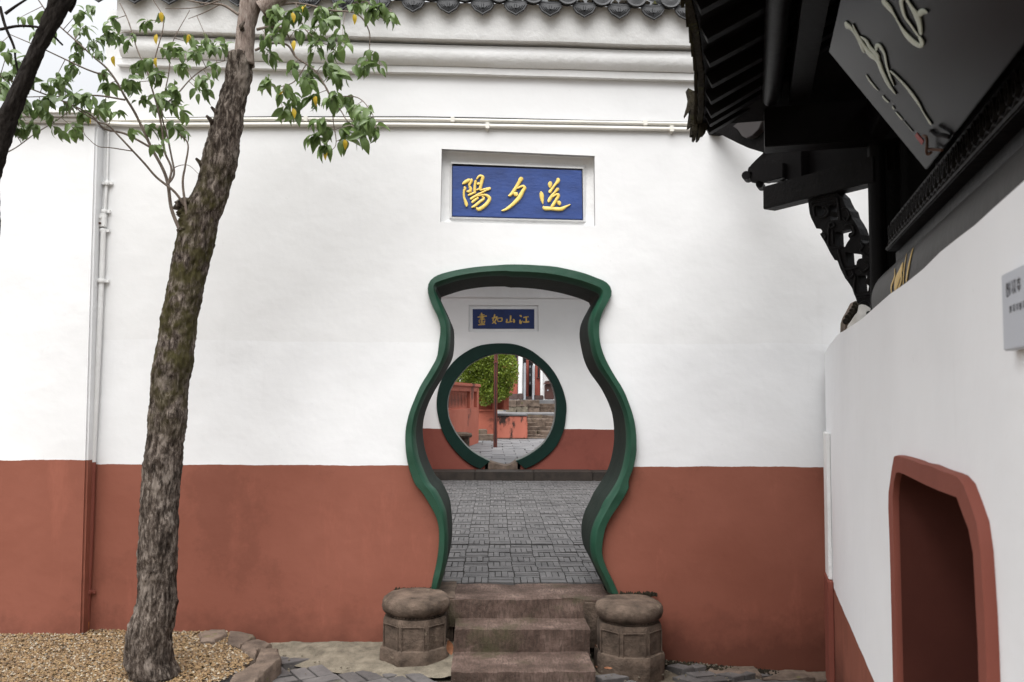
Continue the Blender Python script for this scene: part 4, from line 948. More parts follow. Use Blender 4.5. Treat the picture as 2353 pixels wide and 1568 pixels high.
# ------------------------------------------------------------------ side wall on the right
TA = .3055
D3 = Vector((TA, 1, 0)).normalized(); N3 = Vector((-D3.y, D3.x, 0)); O3 = at_Y(1895, 900, W1)
O3 = Vector((O3.x, O3.y, 0))
def L3(s_, v, z): return O3+D3*s_+N3*v+Vector((0,0,z))
def on3(px, py, v=0.0): return at_P(px, py, O3+N3*v, N3)
def loc3(p): q = p-O3; return q.dot(D3), q.dot(N3), p.z
Z8 = zoomer(2350, 1150, 1.8461)
side = thing('side_wall', 'low white wall on the right with a red framed niche and a red base', 'wall', L3(-2.5, -.1, 0))
top3 = [(1895,813),(1899,806),(1907,792),(1913,785),(1922,773),(1932,765),(1943,758),(1963,745),(1983,731),(2004,712),(2020,698),(2045,676),(2080,652),(2122,618),(2160,580),(2200,548),(2241,517),(2280,481),(2353,416),(2450,330)]
tw = [on3(*p) for p in top3]
end = L3(-4.9, 0, 1.98); tw.append(end)
frame_o = [(525,1300),(515,900),(508,700),(502,560),(520,450),(535,345),(548,338),(600,350),(660,368),(690,382),(740,390),(770,402),(810,420),(860,434),(895,448),(925,465),(960,540),(985,620),(1010,680),(1030,780),(1040,900),(1055,1150),(1066,1300),(1068,1450),(1075,1600)]
frame_i = [(548,1300),(540,1000),(532,700),(528,540),(540,450),(552,436),(575,442),(720,512),(800,545),(870,570),(895,580),(908,598),(925,680),(950,730),(970,790),(985,900),(995,1150),(1006,1300),(1010,1450),(1015,1600)]
fo = [on3(*Z8(*p)) for p in frame_o]; fi = [on3(*Z8(*p)) for p in frame_i]
fo = [Vector((fo[0].x, fo[0].y, -.4))]+fo+[Vector((fo[-1].x, fo[-1].y, -.4))]; fi = [Vector((fi[0].x, fi[0].y, -.4))]+fi+[Vector((fi[-1].x, fi[-1].y, -.4))]
b0 = L3(0, 0, -.4); b1 = L3(-4.9, 0, -.4)
mid3 = [(a*.3+b*.7) for a, b in zip([Vector(p) for p in resample([tuple(v) for v in fo], 60)], [Vector(p) for p in resample([tuple(v) for v in fi], 60)])]
w = MB(); w.prism([[b0, *tw, b1, *reversed(mid3)]], -N3*.05); w.build('wall', M_WALL3, side)
w = MB(); w.prism([[b0-N3*.40, *[p-N3*.40 for p in tw], b1-N3*.40, *[p-N3*.40 for p in reversed(mid3)]]], -N3*.05); w.build('rear_face', M_WALL3, side)
w = MB(); w.grid([[p-N3*.05 for p in tw], [p-N3*.40 for p in tw]]); w.build('wall_top', M_WALL3, side, fix=False)
RS = [tuple(v) for v in fo]; A_ = [Vector(p) for p in resample(RS, 80)]; B_ = [Vector(p) for p in resample([tuple(v) for v in fi], 80)]
w = MB(); w.grid([[p-N3*.01 for p in A_], [p+N3*.016 for p in A_], [a.lerp(b,.06)+N3*.022 for a, b in zip(A_,B_)], [a.lerp(b,.94)+N3*.020 for a, b in zip(A_,B_)], [b+N3*.010 for b in B_], [b+N3*.002 for b in B_]])
w.build('niche_frame', M_RED, side, smooth=True)
w = MB(); w.grid([[b+N3*.003 for b in B_], [b-N3*.6 for b in B_], [b-N3*2.6 for b in B_]]); w.build('niche_shaded_inside', M_NICHE_SHADE, side, smooth=True, fix=False)  # inner faces of the niche; their shade is painted as darker red
w = MB(); w.prism([[L3(-4.8,-2.58,-.4), L3(-4.8,-2.58,1.7), L3(-.8,-2.58,1.7), L3(-.8,-2.58,-.4)]], -N3*.05); w.build('niche_back', M_RED, side)
# narrow pipe casing in the corner
cs = thing('corner_casing', 'narrow vertical casing in the corner of the two walls, white above and red below', 'casing', on3(1908, 1500, .02))
q0, q1 = on3(1900, 993), on3(1914, 1334); sq0, sq1 = loc3(q0)[0], loc3(q1)[0]
w = MB(); w.obox(L3(sq1, .001, q1.z+.002), D3*(sq0-sq1-.01), N3*.022, Vector((0,0,q0.z-q1.z))); w.build('upper_casing', M_WHITE, cs, bevel=.004)
w = MB(); w.obox(L3(sq1-.05, .001, -.3), D3*(sq0-sq1+.04), N3*.030, Vector((0,0,q1.z+.3))); w.build('lower_casing', M_RED, cs, bevel=.004)
# name plate on the wall
pl = thing('wall_sign', 'grey metal sign plate with dark characters fixed to the side wall', 'sign', on3(2330, 700, .02))
s0 = on3(2300.7, 635, .02); s1 = on3(2319, 806, .02); s2 = on3(2353, 797.8, .02); s3 = on3(2353, 604.6, .02)
zt3, zb3 = (s0.z+s3.z)/2, (s1.z+s2.z)/2; sv = (s0-O3).dot(D3); 
w = MB(); w.obox(L3(sv, .004, zb3), D3*(-.46), N3*.016, Vector((0,0,zt3-zb3))); w.build('plate', M_PLATE, pl, bevel=.002)
def sg(u, v_, l=0): return L3(sv-u, .0205+l, zt3-v_)
w = MB()
hh = zt3-zb3
def strokes_on(w, S, u0, v0, k, th):
    for st in S:
        brush(w, [(u0+x*k, v0+y*k, th*k) for x, y in st], lambda x, y, l: sg(x, y, l), .0004, k=3)
G1 = [[(0,1),(4,1)],[(0,1),(0,9)],[(0,9),(4,9)],[(0,4),(4,4)],[(2,1),(2,4)],[(4,1),(4,9)],[(6,2),(9,2)],[(6,5),(9,5)],[(7.5,0),(7.5,9)]]
G2 = [[(1,0),(3,4),(1,8)],[(5,0),(6,2)],[(8,0),(7,5),(4,9)],[(7,5),(9,9)]]
G3 = [[(5,0),(5,1.5)],[(0,1.5),(9,1.5)],[(2,3),(7,3)],[(2,3),(2,4.5)],[(7,3),(7,4.5)],[(0,5.5),(9,5.5)],[(5,5.5),(5,9)],[(2,7),(8,7)]]
for i, G in enumerate((G1, G2, G3)): strokes_on(w, G, .030+i*.028, hh*.13, .0026, 1.3)
for i in range(12): strokes_on(w, [G1, G2, G3][i % 3], .045+i*.018, hh*.44, .0013, 1.3)
w.build('characters', M_INK, pl, fix=False)

# mossy ridge and white mortar lump behind the wall end
Z9 = zoomer(2400, 860, 7.8417)
mr = thing('mossy_ridge', 'short mossy ridge with white mortar lump between side wall and pavilion post', 'ridge', on3(1960, 735, -.2))
w = MB(); w.prism([[at_Y(*Z9(*p), 4.85) for p in [(590,860),(600,650),(640,520),(720,380),(830,170),(930,200),(930,390),(830,520),(760,600),(665,760)]]], Vector((.03,.14,0))); w.build('ridge_mortar', M_STONE2, mr)
for i, (x, yv) in enumerate([(650,640),(700,540),(760,480),(800,400),(850,320),(880,250)]):
    c = at_Y(*Z9(x, yv), 4.83); w = MB(); w.tube([c+Vector((-.02,-.015,-.005)), c+Vector((.02,.01,.012))], [.017,.017], 10); w.build('ridge_tile', M_MOSSTILE, mr)
w = MB(); w.prism([[at_Y(*Z9(*p), 4.78) for p in [(665,860),(680,720),(760,600),(840,480),(890,430),(920,270),(990,245),(1120,280),(1210,330),(1260,420),(1000,700)]]], Vector((.03,.10,0))); w.build('mortar_lump', M_BIRD, mr)
c = at_Y(*Z9(1130, 460), 4.775); w = MB(); w.lathe((0,0,0), [(.013,0),(.013,.01)], 14); o = w.build('drain_hole', M_BLACK, mr); o.location = c; o.rotation_euler = (math.pi/2, 0, 0)

# ------------------------------------------------------------------ pavilion
def loc3(p): q = p-O3; return q.dot(D3), q.dot(N3), p.z
pav = thing('pavilion', 'black timber pavilion with a tiled upturned eave overhanging the right side wall', 'pavilion', L3(-2.4, -.5, 1.9))
def solve_Y(px, py, Y): return loc3(at_Y(px, py, Y))
SC = -1.56; VC = -.11
def pbox(s0, s1, v0, v1, z0, z1, name, mat, bev=.004):
    w = MB(); w.obox(L3(s0, v0, z0), D3*(s1-s0), N3*(v1-v0), Vector((0,0,z1-z0))); return w.build(name, mat, pav, bevel=bev)
PS = 1.11      # the pavilion's corner stands this much further off than the side wall's near part
cA = at_Y(2008, 560, 3.68*PS); cB = at_Y(2046, 560, 3.68*PS); cr = (cB.x-cA.x)/2; cc = Vector(((cA.x+cB.x)/2, 3.72*PS, 0))
SC, VC, _ = loc3(cc)
w = MB(); w.tube([Vector((cc.x,cc.y,1.5)), Vector((cc.x,cc.y,2.2)), Vector((cc.x,cc.y,3.2))], [cr*1.02,cr,cr], 24); w.build('corner_post', M_WOOD, pav, smooth=True)
pbox(SC-4.2, SC-4.05, VC-.1, VC+.02, 1.5, 3.2, 'post', M_WOOD)
HD = (D3+N3).normalized(); HP = (D3-N3).normalized()      # hip direction and its perpendicular (right / away)
pC = Vector((cc.x, cc.y, 0))
def onH(px, py, off=0.0): return at_P(px, py, pC+HP*off, HP)
hz0 = onH(1779, 486, .047).z; hz1 = onH(1748, 430.7, -.047).z
tipd = (onH(1753, 483, -.047)-pC).dot(HD)
w = MB(); w.obox(pC+HP*(-.047)-HD*.02+Vector((0,0,hz0)), HD*(tipd+.02), HP*.094, Vector((0,0,hz1-hz0))); w.build('hip_beam', M_WOODM, pav, bevel=.004)
# beam across, parallel to the far eave
pA = at_Y(1757, 338, 3.62*PS*1.0378); sA, vA, zA = loc3(pA)
pA1 = at_Y(1754, 248, 3.62*PS*1.0378)
pbox(sA, sA+.13, vA-.95, vA, zA, pA1.z, 'tie_beam', M_WOOD)
# beams running with the wall
sB, vB, zB = loc3(at_P(1813, 241, Vector((0,0,pA1.z)), Vector((0,0,1)))); _, vB2, _ = loc3(at_P(1869, 192, Vector((0,0,pA1.z)), Vector((0,0,1))))
pbox(sB-3.9, sB, vB2, vB, pA1.z+.002, pA1.z+.20, 'long_beam', M_WOOD)
sCc, vCc, _ = loc3(at_P(1757, 245, Vector((0,0,pA1.z)), Vector((0,0,1))))
w = MB(); w.tube([L3(sCc-3.9, vCc-.035, pA1.z+.05), L3(sCc+.02, vCc-.035, pA1.z+.05)], .048, 16); w.build('eave_purlin', M_WOOD, pav, smooth=True)
zE = pA1.z
# queen block between beams, shelf beam and lower bracket
Z4 = zoomer(1950, 0, 2.2408)
def Hp(x, y, off=0.0): return onH(*Z4(x, y), off)
w = MB(); w.prism([[Hp(770,960), Hp(890,955), Hp(895,1180), Hp(760,1180)]], HP*.10); w.build('queen_block', M_WOOD, pav, bevel=.004)
w = MB(); w.prism([[Hp(640,940,.02), Hp(640,1003,.02), Hp(600,1040,.02), Hp(560,1080,.02), Hp(535,1115,.02), Hp(560,1200,.02), Hp(780,1190,.02), Hp(780,940,.02)]], HP*.05); w.build('carved_bracket', M_WOODM, pav, bevel=.004)
for (x, yv, r_) in ((512,1160,.026),(600,1218,.022),(545,1120,.018)):
    c = Hp(x, yv, 0.01); w = MB(); w.tube([c-HD*.03-HP*.01, c+HP*.06+HD*.02], r_, 12); w.build('carved_knob', M_WOODM, pav, smooth=True)
w = MB(); w.prism([[Hp(562,1080,-.03), Hp(770,1070,-.03), Hp(770,1165,-.03), Hp(640,1200,-.03), Hp(570,1170,-.03)]], HP*.05); w.build('shelf_beam', M_WOOD, pav, bevel=.004)
w = MB(); w.prism([[Hp(880,900,.06), Hp(1500,860,.06), Hp(1500,1110,.06), Hp(880,1200,.06)]], HP*.03); w.build('infill_panel', M_WOOD, pav)
# hip rafter with its curved, carved end
w = MB(); w.prism([[Hp(*p) for p in [(285,888),(340,874),(400,905),(470,940),(540,972),(640,1003),(700,960),(700,640),(640,650),(540,700),(420,770),(320,820),(285,845)]]], HP*.07); w.build('hip_rafter', M_WOODM, pav, bevel=.004)
rows = []
prof = [(625,690),(640,740),(632,800),(610,850),(570,890),(530,908),(500,895),(470,850),(440,830)]
w = MB(); w.prism([[Hp(x, y, -.05) for x, y in prof]], HP*.05); w.build('curved_rafter_end', glaze('waxed_wood', (.035,.030,.030), .35, .5), pav, bevel=.003)
# corner bracket of pierced carving
Z5 = zoomer(2250, 550, 3.92)
def Cp(x, y, off=0.0): return onH(*Z5(x, y), off-.012)
outl = [(460,120),(462,180),(470,240),(478,300),(495,350),(520,400),(555,470),(605,475),(622,500),(618,520),(595,530),(620,575),(655,630),(680,680),(720,760),(765,832),(798,840),(830,930),(885,1040),(930,1100),(965,1155),(1000,1250),(1030,1330),(1120,1350),(1200,1400),(1245,1400),(1235,1000),(1232,640),(1190,640),(1160,625),(1135,640),(1100,640),(1062,600),(1060,540),(1040,470),(1000,400),(960,340),(940,270),(900,230),(870,170),(845,110),(790,55)]
holes = [[(560,215),(620,208),(640,240),(655,268),(645,300),(622,322),(565,322)], [(700,210),(775,182),(790,250),(803,368),(722,376),(700,330),(712,270)],
         [(768,515),(870,490),(950,482),(962,510),(930,525),(920,555),(940,590),(910,630),(885,680),(775,668)],
         [(888,740),(1000,760),(1045,752),(1078,775),(1080,810),(1040,820),(1020,850),(1015,885),(900,900)],
         [(1030,1012),(1140,1002),(1130,1060),(1120,1100),(1160,1130),(1150,1190),(1045,1190)]]
w = MB(); w.prism([[Cp(*p) for p in outl]]+[[Cp(*p) for p in h_] for h_ in holes], HP*.066); w.build('carved_corner_bracket', M_WOODM, pav)
def ridge(pts, wd=26):
    w = MB(); brush(w, [(x, y, wd) for x, y in pts], lambda x, y, l: Cp(x, y, -l), .007, k=4); w.build('carved_ridge', M_WOODM, pav, smooth='all', fix=False)
for pts in ([(500,200),(510,170),(640,140),(780,110),(800,160),(830,380)], [(535,330),(530,210),(640,185),(770,160)], [(540,345),(620,350),(680,310),(690,260),(650,215),(625,245)], [(700,400),(690,600),(715,690),(850,690)], [(740,480),(745,640)], [(840,250),(900,240),(935,310),(900,380),(860,340)],
            [(880,440),(960,430),(990,520),(950,560)], [(800,700),(850,880),(900,940),(1020,920)], [(870,930),(920,1040),(980,1000),(960,950)], [(1060,620),(1090,680),(1060,720),(1100,760),(1180,800),(1230,760)], [(1000,1000),(1000,1220),(1160,1225),(1200,1180)], [(1020,1270),(1160,1260),(1190,1310)], [(1050,1330),(1150,1300),(1190,1370)], [(1100,850),(1160,900),(1100,960),(1040,940)], [(700,420),(740,400),(760,440),(720,460),(700,430)], [(620,520),(660,560),(640,600)], [(1150,660),(1190,720),(1150,770)]): ridge(pts)
# rafters and roof boards
eave = [(1611,30,2.78),(1626,96,2.97),(1631,152,3.20),(1636,200,3.40),(1634,238,3.57),(1634,270,3.72),(1631,290,3.87),(1629,309,4.02)]
ep = [loc3(at_Y(p[0], p[1], p[2]*PS)) for p in eave]
k0 = ep[0]
ext = [(k0[0]-.28*i, k0[1]-.004*i, k0[2]) for i in range(12, 0, -1)]
allr = ext+ep
for i, (s_, v_, z_) in enumerate(allr):
    a = L3(s_, v_, z_); si = s_ if i < len(allr)-4 else s_-.05*(i-len(allr)+5)
    b = L3(si, vCc-.55, zE+.10+.55*.42)
    d = (b-a).normalized(); sd_ = D3*.026; up_ = d.cross(D3).normalized(); up_ = up_ if up_.z > 0 else -up_
    w = MB(); w.obox(a-sd_, sd_*2, b-a, up_*.06); w.build('rafter', M_WOOD, pav, bevel=.002)
w = MB(); rows = [[L3(s_, v_+.03, z_+.052) for s_, v_, z_ in allr], [L3(s_, vCc-.5, zE+.16+.5*.42) for s_, v_, z_ in allr], [L3(min(s_, SC-.2), -1.8, zE+2.2) for s_, v_, z_ in allr]]  # unseen upper slope raised high to shade the front wall
w.grid(rows); o = w.build('roof_boards', M_WOODM, pav, fix=False)
w = MB(); rows = [[L3(s_, v_+.035, z_+.050) for s_, v_, z_ in allr], [L3(s_, v_+.06, z_+.045) for s_, v_, z_ in allr], [L3(s_, v_+.065, z_+.10) for s_, v_, z_ in allr], [L3(s_, v_+.03, z_+.11) for s_, v_, z_ in allr]]
w.grid(rows, False); w.build('eave_fascia', M_MOSSTILE, pav, fix=False)
# far slope, closing walls and floor of the upper void
tipp = L3(*allr[-1])
w = MB(); w.grid([[L3(allr[-1][0], allr[-1][1], allr[-1][2]+.05), L3(allr[-1][0]+.02, -3.4, allr[-1][2]+.05)], [L3(SC-.6, vCc-.6, zE+.45), L3(SC-.6, -3.4, zE+.45)], [L3(SC-1.0, -1.8, zE+2.2), L3(SC-1.0, -3.4, zE+2.2)]]); w.build('roof_boards', M_WOODM, pav, fix=False)
w = MB(); w.grid([[L3(SC-.2,-1.8,1.5), L3(SC-4.6,-1.8,1.5)], [L3(SC-.2,-1.8,5.2), L3(SC-4.6,-1.8,5.2)]]); w.build('back_wall', M_WOODM, pav, fix=False)
pbox(SC+.03, SC+.06, -1.8, VC-.03, 1.5, 3.3, 'end_panel', M_WOODM)
for k in range(5): pbox(SC-.07, SC-.035, VC-.10-k*.16-.03, VC-.10-k*.16, 2.0, 3.1, 'lattice_bar', M_WOOD)
pbox(SC-4.2, SC+.05, VC-.035, VC+.045, zE-.19, zE-.002, 'wall_plate', M_WOOD)
# roof tiles on the eave
rl = [Vector(L3(s_, v_+.03, z_+.10)) for s_, v_, z_ in allr]
dist = np.r_[0, np.cumsum([(rl[i+1]-rl[i]).length for i in range(len(rl)-1)])]
def along(t): return Vector([float(np.interp(t, dist, [p[a] for p in rl])) for a in range(3)])
t_ = .02; inw = (-N3*.9+Vector((0,0,.42))).normalized(); ti = 0; tl0 = None
tile_pts = []
while t_ < dist[-1]+.01:
    tile_pts.append(t_); t_ += .15
for t_ in tile_pts:
    p = along(t_)
    w = MB(); w.tube([p-inw*.035+Vector((0,0,.02)), p-inw*.02+Vector((0,0,.02)), p+inw*.55+Vector((0,0,.02))], [.048,.056,.053], 12)
    w.build('round_tile', M_MOSSTILE, pav, smooth=True)
    q = along(min(t_+.062, dist[-1])); w = MB()
    w.prism([[q+N3*.035+D3*a+Vector((0,0,b)) for a, b in ((-.05,.03),(-.05,-.01),(-.025,-.04),(0,-.06),(.025,-.04),(.05,-.01),(.05,.03))]], N3*.012); w.build('drip_tile', M_MOSSTILE, pav)
w = MB(); rows = [[p+N3*.0+Vector((0,0,.012)) for p in rl], [p+inw*.8+Vector((0,0,.012)) for p in rl]]; w.grid(rows); w.build('tile_bed', M_MOSSTILE, pav, fix=False)
# ragged tile shards at the corner tip
Zt = zoomer(1950, 0, 3.486)
for i, pts in enumerate(([(245,1000),(270,1100),(210,1185),(205,1160),(235,1060)], [(275,1040),(300,1160),(262,1290),(235,1300),(255,1150)], [(300,1180),(290,1380),(265,1375),(275,1230)], [(330,1200),(325,1330),(305,1430),(288,1420),(300,1240)], [(370,1200),(375,1300),(345,1430),(328,1425),(350,1240)], [(395,1230),(385,1370),(360,1400),(370,1260)])):
    w = MB(); w.prism([[at_Y(*Zt(*p), 3.98*PS) for p in pts]], Vector((.0,.05,0))); w.build('tile_shard', M_MOSSTILE, pav)
w = MB(); w.prism([[at_Y(*Zt(*p), 3.99*PS) for p in [(230,900),(430,1000),(430,1300),(400,1370),(310,1330),(265,1200),(250,1000)]]], Vector((.0,.06,0))); w.build('corner_tile_mass', M_MOSSTILE, pav)
# frieze, dark band, round log beam over the wall
zf0 = on3(2040.6, 572, -.10).z; zf1 = on3(2128.7, 401.8, -.10).z; sf = loc3(on3(2041, 575, -.10))[0]; zl0 = on3(2071, 586, -.09).z
vq = -.10
pbox(sf-2.4, sf, vq-.05, vq-.012, zf0, zf1+.01, 'frieze_board', M_WOODM)
pbox(sf-2.4, sf, vq-.05, vq+.010, zf0-.012, zf0+.006, 'frieze_moulding', M_WOODM)
def curl(cx, cz_, r_, turns=1.35, flip=1):
    out = []
    for i in range(16):
        a = i/15*turns*2*math.pi; q = r_*(1-.72*i/15); out.append((cx+q*math.cos(a)*flip*.62, cz_+q*math.sin(a)))
    return out
u = .03; kq = 0
while u < 2.1:
    w = MB(); S = curl(u, (zf0+zf1)/2+.004, .036, 1.2, 1 if kq % 2 else -1)
    brush(w, [(x, z_, .012) for x, z_ in S], lambda x, y, l: L3(sf-x, vq-.012+l, y), .014, k=2, seg=4)
    brush(w, [(u-.03, zf0+.016, .012), (u, zf0+.028, .014), (u+.03, zf0+.016, .012)], lambda x, y, l: L3(sf-x, vq-.012+l, y), .012, k=3, seg=4)
    w.build('cloud_scroll', M_WOODM, pav, smooth='all', fix=False); u += .058; kq += 1
pbox(sf-2.4, sf+.02, vq-.07, vq-.03, zl0-.01, zf0-.013, 'dark_band', M_WOOD)
rb = (zl0-1.86)/2+.02; w = MB(); sl = loc3(on3(2092, 640, vq-.08))[0]; w.tube([L3(sl, vq-.08, 1.86+rb-.02), L3(sf-2.4, vq-.08, 1.86+rb-.02)], rb, 40); logb = w.build('log_beam', M_BEAM, pav, smooth=True)
vb, rbz = vq-.08, 1.86+rb-.02
Z6 = zoomer(2500, 400, 2.85)
def onlog(x, y, l=0.0):
    d = ray(*Z6(x, y)); o_ = CAM-L3(0, vb, rbz); ax = D3
    dd = d-ax*d.dot(ax); oo = o_-ax*o_.dot(ax); r_ = rb+.001+l
    a_, b_, c_2 = dd.dot(dd), 2*dd.dot(oo), oo.dot(oo)-r_*r_; disc = b_*b_-4*a_*c_2
    t2 = (-b_-math.sqrt(max(disc, 0)))/(2*a_); return CAM+d*t2
w = MB()
for S in ([(320,1320,8),(318,1250,14),(345,1170,10),(345,1100,4)], [(350,1300,16),(365,1200,40),(395,1120,30),(415,1050,8)], [(375,1280,16),(400,1200,14),(400,1130,12)], [(415,1250,10),(425,1100,8),(445,980,6)], [(440,1220,12),(455,1120,16),(480,1000,12),(500,930,6)]):
    brush(w, S, onlog, .0015, k=5)
w.build('gold_painting', M_GOLD2, pav, smooth='all', fix=False)

# hanging signboard under the eave
Bc = on3(2128, 391, -.05); 
dT = ray(1904, 119); n_ = N3
# top far corner lies in the plane through Bc perpendicular to D3
Tc = at_P(1904, 119, Bc, D3)
upv = (Tc-Bc)
brd = thing('hanging_signboard', 'glossy black board with pale carved calligraphy leaning out under the pavilion eave', 'signboard', Bc)
bn3 = upv.cross(D3).normalized(); bn3 = bn3 if bn3.dot(CAM-Bc) > 0 else -bn3
w = MB(); w.obox(Bc, -D3*1.9, upv, -bn3*.03); w.build('board', M_BOARD, brd, bevel=.002)
Z10 = zoomer(2400, 0, 3.1367)
def onB(x, y, l=0.0): return at_P(*Z10(x, y), Bc+bn3*(.0008+l), bn3)
def bset(name, S, mat, h): 
    w = MB()
    for q in S: brush(w, q, onB, h, k=6)
    return w.build(name, mat, brd, smooth='all', fix=False)
bset('character', [[(590,-20,20),(600,20,50),(650,80,45),(690,140,22),(740,230,22),(800,320,45),(870,390,50),(930,425,40),(945,390,45),(915,330,25)],[(915,340,20),(840,230,22),(790,160,28),(765,80,35),(755,0,40),(790,-20,40)],[(800,-10,30),(850,70,35),(900,150,60),(925,230,50),(935,325,35)],[(900,150,55),(950,110,60),(995,120,25)]], M_JADE, .003)
bset('character', [[(240,200,20),(262,240,50),(300,270,30),(350,350,22),(400,460,22),(415,490,8)],[(305,225,12),(345,310,25),(400,410,40),(470,500,50),(540,560,45),(580,660,40),(640,780,35),(705,872,8)],[(375,335,14),(430,375,30),(470,440,35),(530,510,45),(545,570,30)],[(525,470,25),(530,420,35),(560,430,35),(600,500,25),(620,600,22),(650,700,20),(690,795,8)],[(650,650,18),(720,715,22),(800,800,26),(870,890,30),(920,965,24),(960,1040,12),(1030,1150,26)]], M_JADE, .003)
bset('inscription', [[(430,690,8),(460,740,16),(500,790,14),(545,840,5)],[(580,880,16),(605,915,18),(640,945,14)],[(670,975,10),(690,1010,16)],[(700,1030,10),(735,1070,14),(765,1105,14)],[(775,1115,3),(860,1215,4)]], M_JADE, .002)
w = MB(); w.prism([[onB(*p, .001) for p in [(895,1222),(958,1300),(942,1335),(877,1250)]]], -bn3*.0012); w.build('red_seal', M_SEAL, brd)
hk = thing('iron_hook', 'rusty iron hook holding the lower corner of the black signboard', 'hook', onB(1000, 1380))
def hook(S, lab_): 
    w = MB(); w.tube([onB(x, y, l) for x, y, l in S], [.004]*len(S), 8); return w.build('bar', M_RUST, hk, smooth=True)
hook([(x, y, l) for x, y, l in [tuple(p) for p in crom([(955,1250,.01),(985,1260,.014),(992,1320,.015),(985,1390,.016),(1000,1420,.014),(1030,1400,.010)], 5)]], '')
hook([(1005,1372,.014),(1130,1382,.004)], '')
hk2 = thing('iron_hook', 'blackened curved iron bracket behind the lower edge of the signboard', 'hook', onB(1100, 1230))
w = MB(); w.tube([onB(*tuple(p)) for p in crom([(1040,1190,.01),(1050,1215,.012),(1090,1240,.012),(1150,1245,.008),(1200,1262,.004)], 5)], .006, 8); w.build('bar', M_WOODM, hk2, smooth=True)

# ------------------------------------------------------------------ trees
def trunk(outline, Y0, mat, name, parent, seg=72, dz=.009, amp=.010, seed=0, lump=.012, Yd=0.0):
    # outline: (y, xl, xr) in picture coordinates, measured at depth Y0
    P = sorted(outline, key=lambda q: -q[0])
    C_ = [(at_Y((l+r)/2, y, Y0), (at_Y(r, y, Y0).x-at_Y(l, y, Y0).x)/2) for y, l, r in P]
    tab = [(c.z, c.x, r_) for c, r_ in C_]
    z0, z1 = tab[0][0], tab[-1][0]; n = int((z1-z0)/dz); rows = []
    zs = [t[0] for t in tab]
    for i in range(n+1):
        z = z0+(z1-z0)*i/n; cx = float(np.interp(z, zs, [t[1] for t in tab])); rr_ = float(np.interp(z, zs, [t[2] for t in tab]))
        row = []
        for k in range(seg):
            a = 2*math.pi*k/seg; d = Vector((math.cos(a), math.sin(a), 0)); q = Vector((d.x*rr_, d.y*rr_, z*.30))
            rid = 1-abs(noise.noise(q*26+Vector((seed, 0, z*1.5)))*2); f = noise.noise(q*70+Vector((seed,0,z*8)))
            big = noise.noise(Vector((d.x*.9, d.y*.9, z*3.2+seed)))
            row.append(Vector((cx, Y0+Yd*(z-z0), z))+d*(rr_-amp*.85-lump*.25+amp*(rid*.7-.2)+amp*.35*(1-abs(noise.noise(q*62+Vector((seed,4,z*4)))*2))+amp*.5*f+lump*big))
        rows.append(row)
    w = MB(); w.grid(rows, True, True); return w.build(name, mat, parent, smooth='all')
YT = 4.45
tree = thing('leaning_tree', 'tall mossy barked tree with leafy sprouts growing out of the gravel bed', 'tree', at_Y(350, 1530, YT))
low = [(1552,300,418),(1539,296,414),(1524,288,404),(1484,288,396),(1434,294,400),(1384,312,406),(1334,318,406),(1284,317,408),(1234,320,411),(1184,319,412),(1134,324,414),(1064,329,421),(1009,335,425),(949,340,431),(884,347,438),(834,352,448),(784,362,450),(728,367,458),(678,377,469),(628,387,476),(578,398,490),(543,408,498),(508,412,505),(485,422,515),(458,435,524),(428,451,532),(378,461,550),(328,474,556),(278,490,563),(228,502,569),(178,516,580),(140,519,582),(124,521,580)]
trunk(low, YT, M_BARK, 'trunk', tree, amp=.013)
trunk([(150,535,586),(126,537,584),(60,543,588),(0,552,606),(-80,560,616),(-200,585,640)], YT+.01, M_BARK_TOP, 'upper_trunk', tree, amp=.004, lump=.005, seg=40)
def T6(x, y, Y=YT): return at_Y(x/2.5, y/2.5, Y)
def limb(pts, r0_, r1_, name='branch', mat=M_TWIG, seg=7, depth=(0, 0), k=6):
    P = crom([(*p,) for p in pts], k); n = len(P)
    w = MB(); w.tube([T6(p[0], p[1], YT+depth[0]+(depth[1]-depth[0])*i/(n-1)) for i, p in enumerate(P)], [r0_+(r1_-r0_)*i/(n-1) for i in range(n)], seg)
    return w.build(name, mat, tree, smooth=True)
limb([(1500,60),(1560,20),(1640,-60),(1700,-160)], .05, .04, mat=M_BARK_TOP, seg=14)
rk = random.Random(9)
w = MB()        # mossy burr where the sprouts come out
for k in range(120):
    x, y = rk.gauss(1068, 26), rk.uniform(1150, 1340); c = T6(x, y, YT-.02-rk.random()*.05)
    w.lathe(c, [(rk.uniform(.008,.02),-.012),(rk.uniform(.014,.026),0),(.008,.014),(.001,.018)], 7)
stuff(w.build('burr', M_BARK, tree, smooth='all', fix=False))
for (x, y) in ((1385,150),(1238,640),(1150,935),(1210,690)):
    c = T6(x, y, YT-.06); w = MB(); w.tube([c+Vector((0,.05,-.02)), c, c+Vector((-.02 if x < 1300 else .02,-.01,.02))], [.016,.012,.006], 8); w.build('knot', M_BARK, tree, smooth=True)
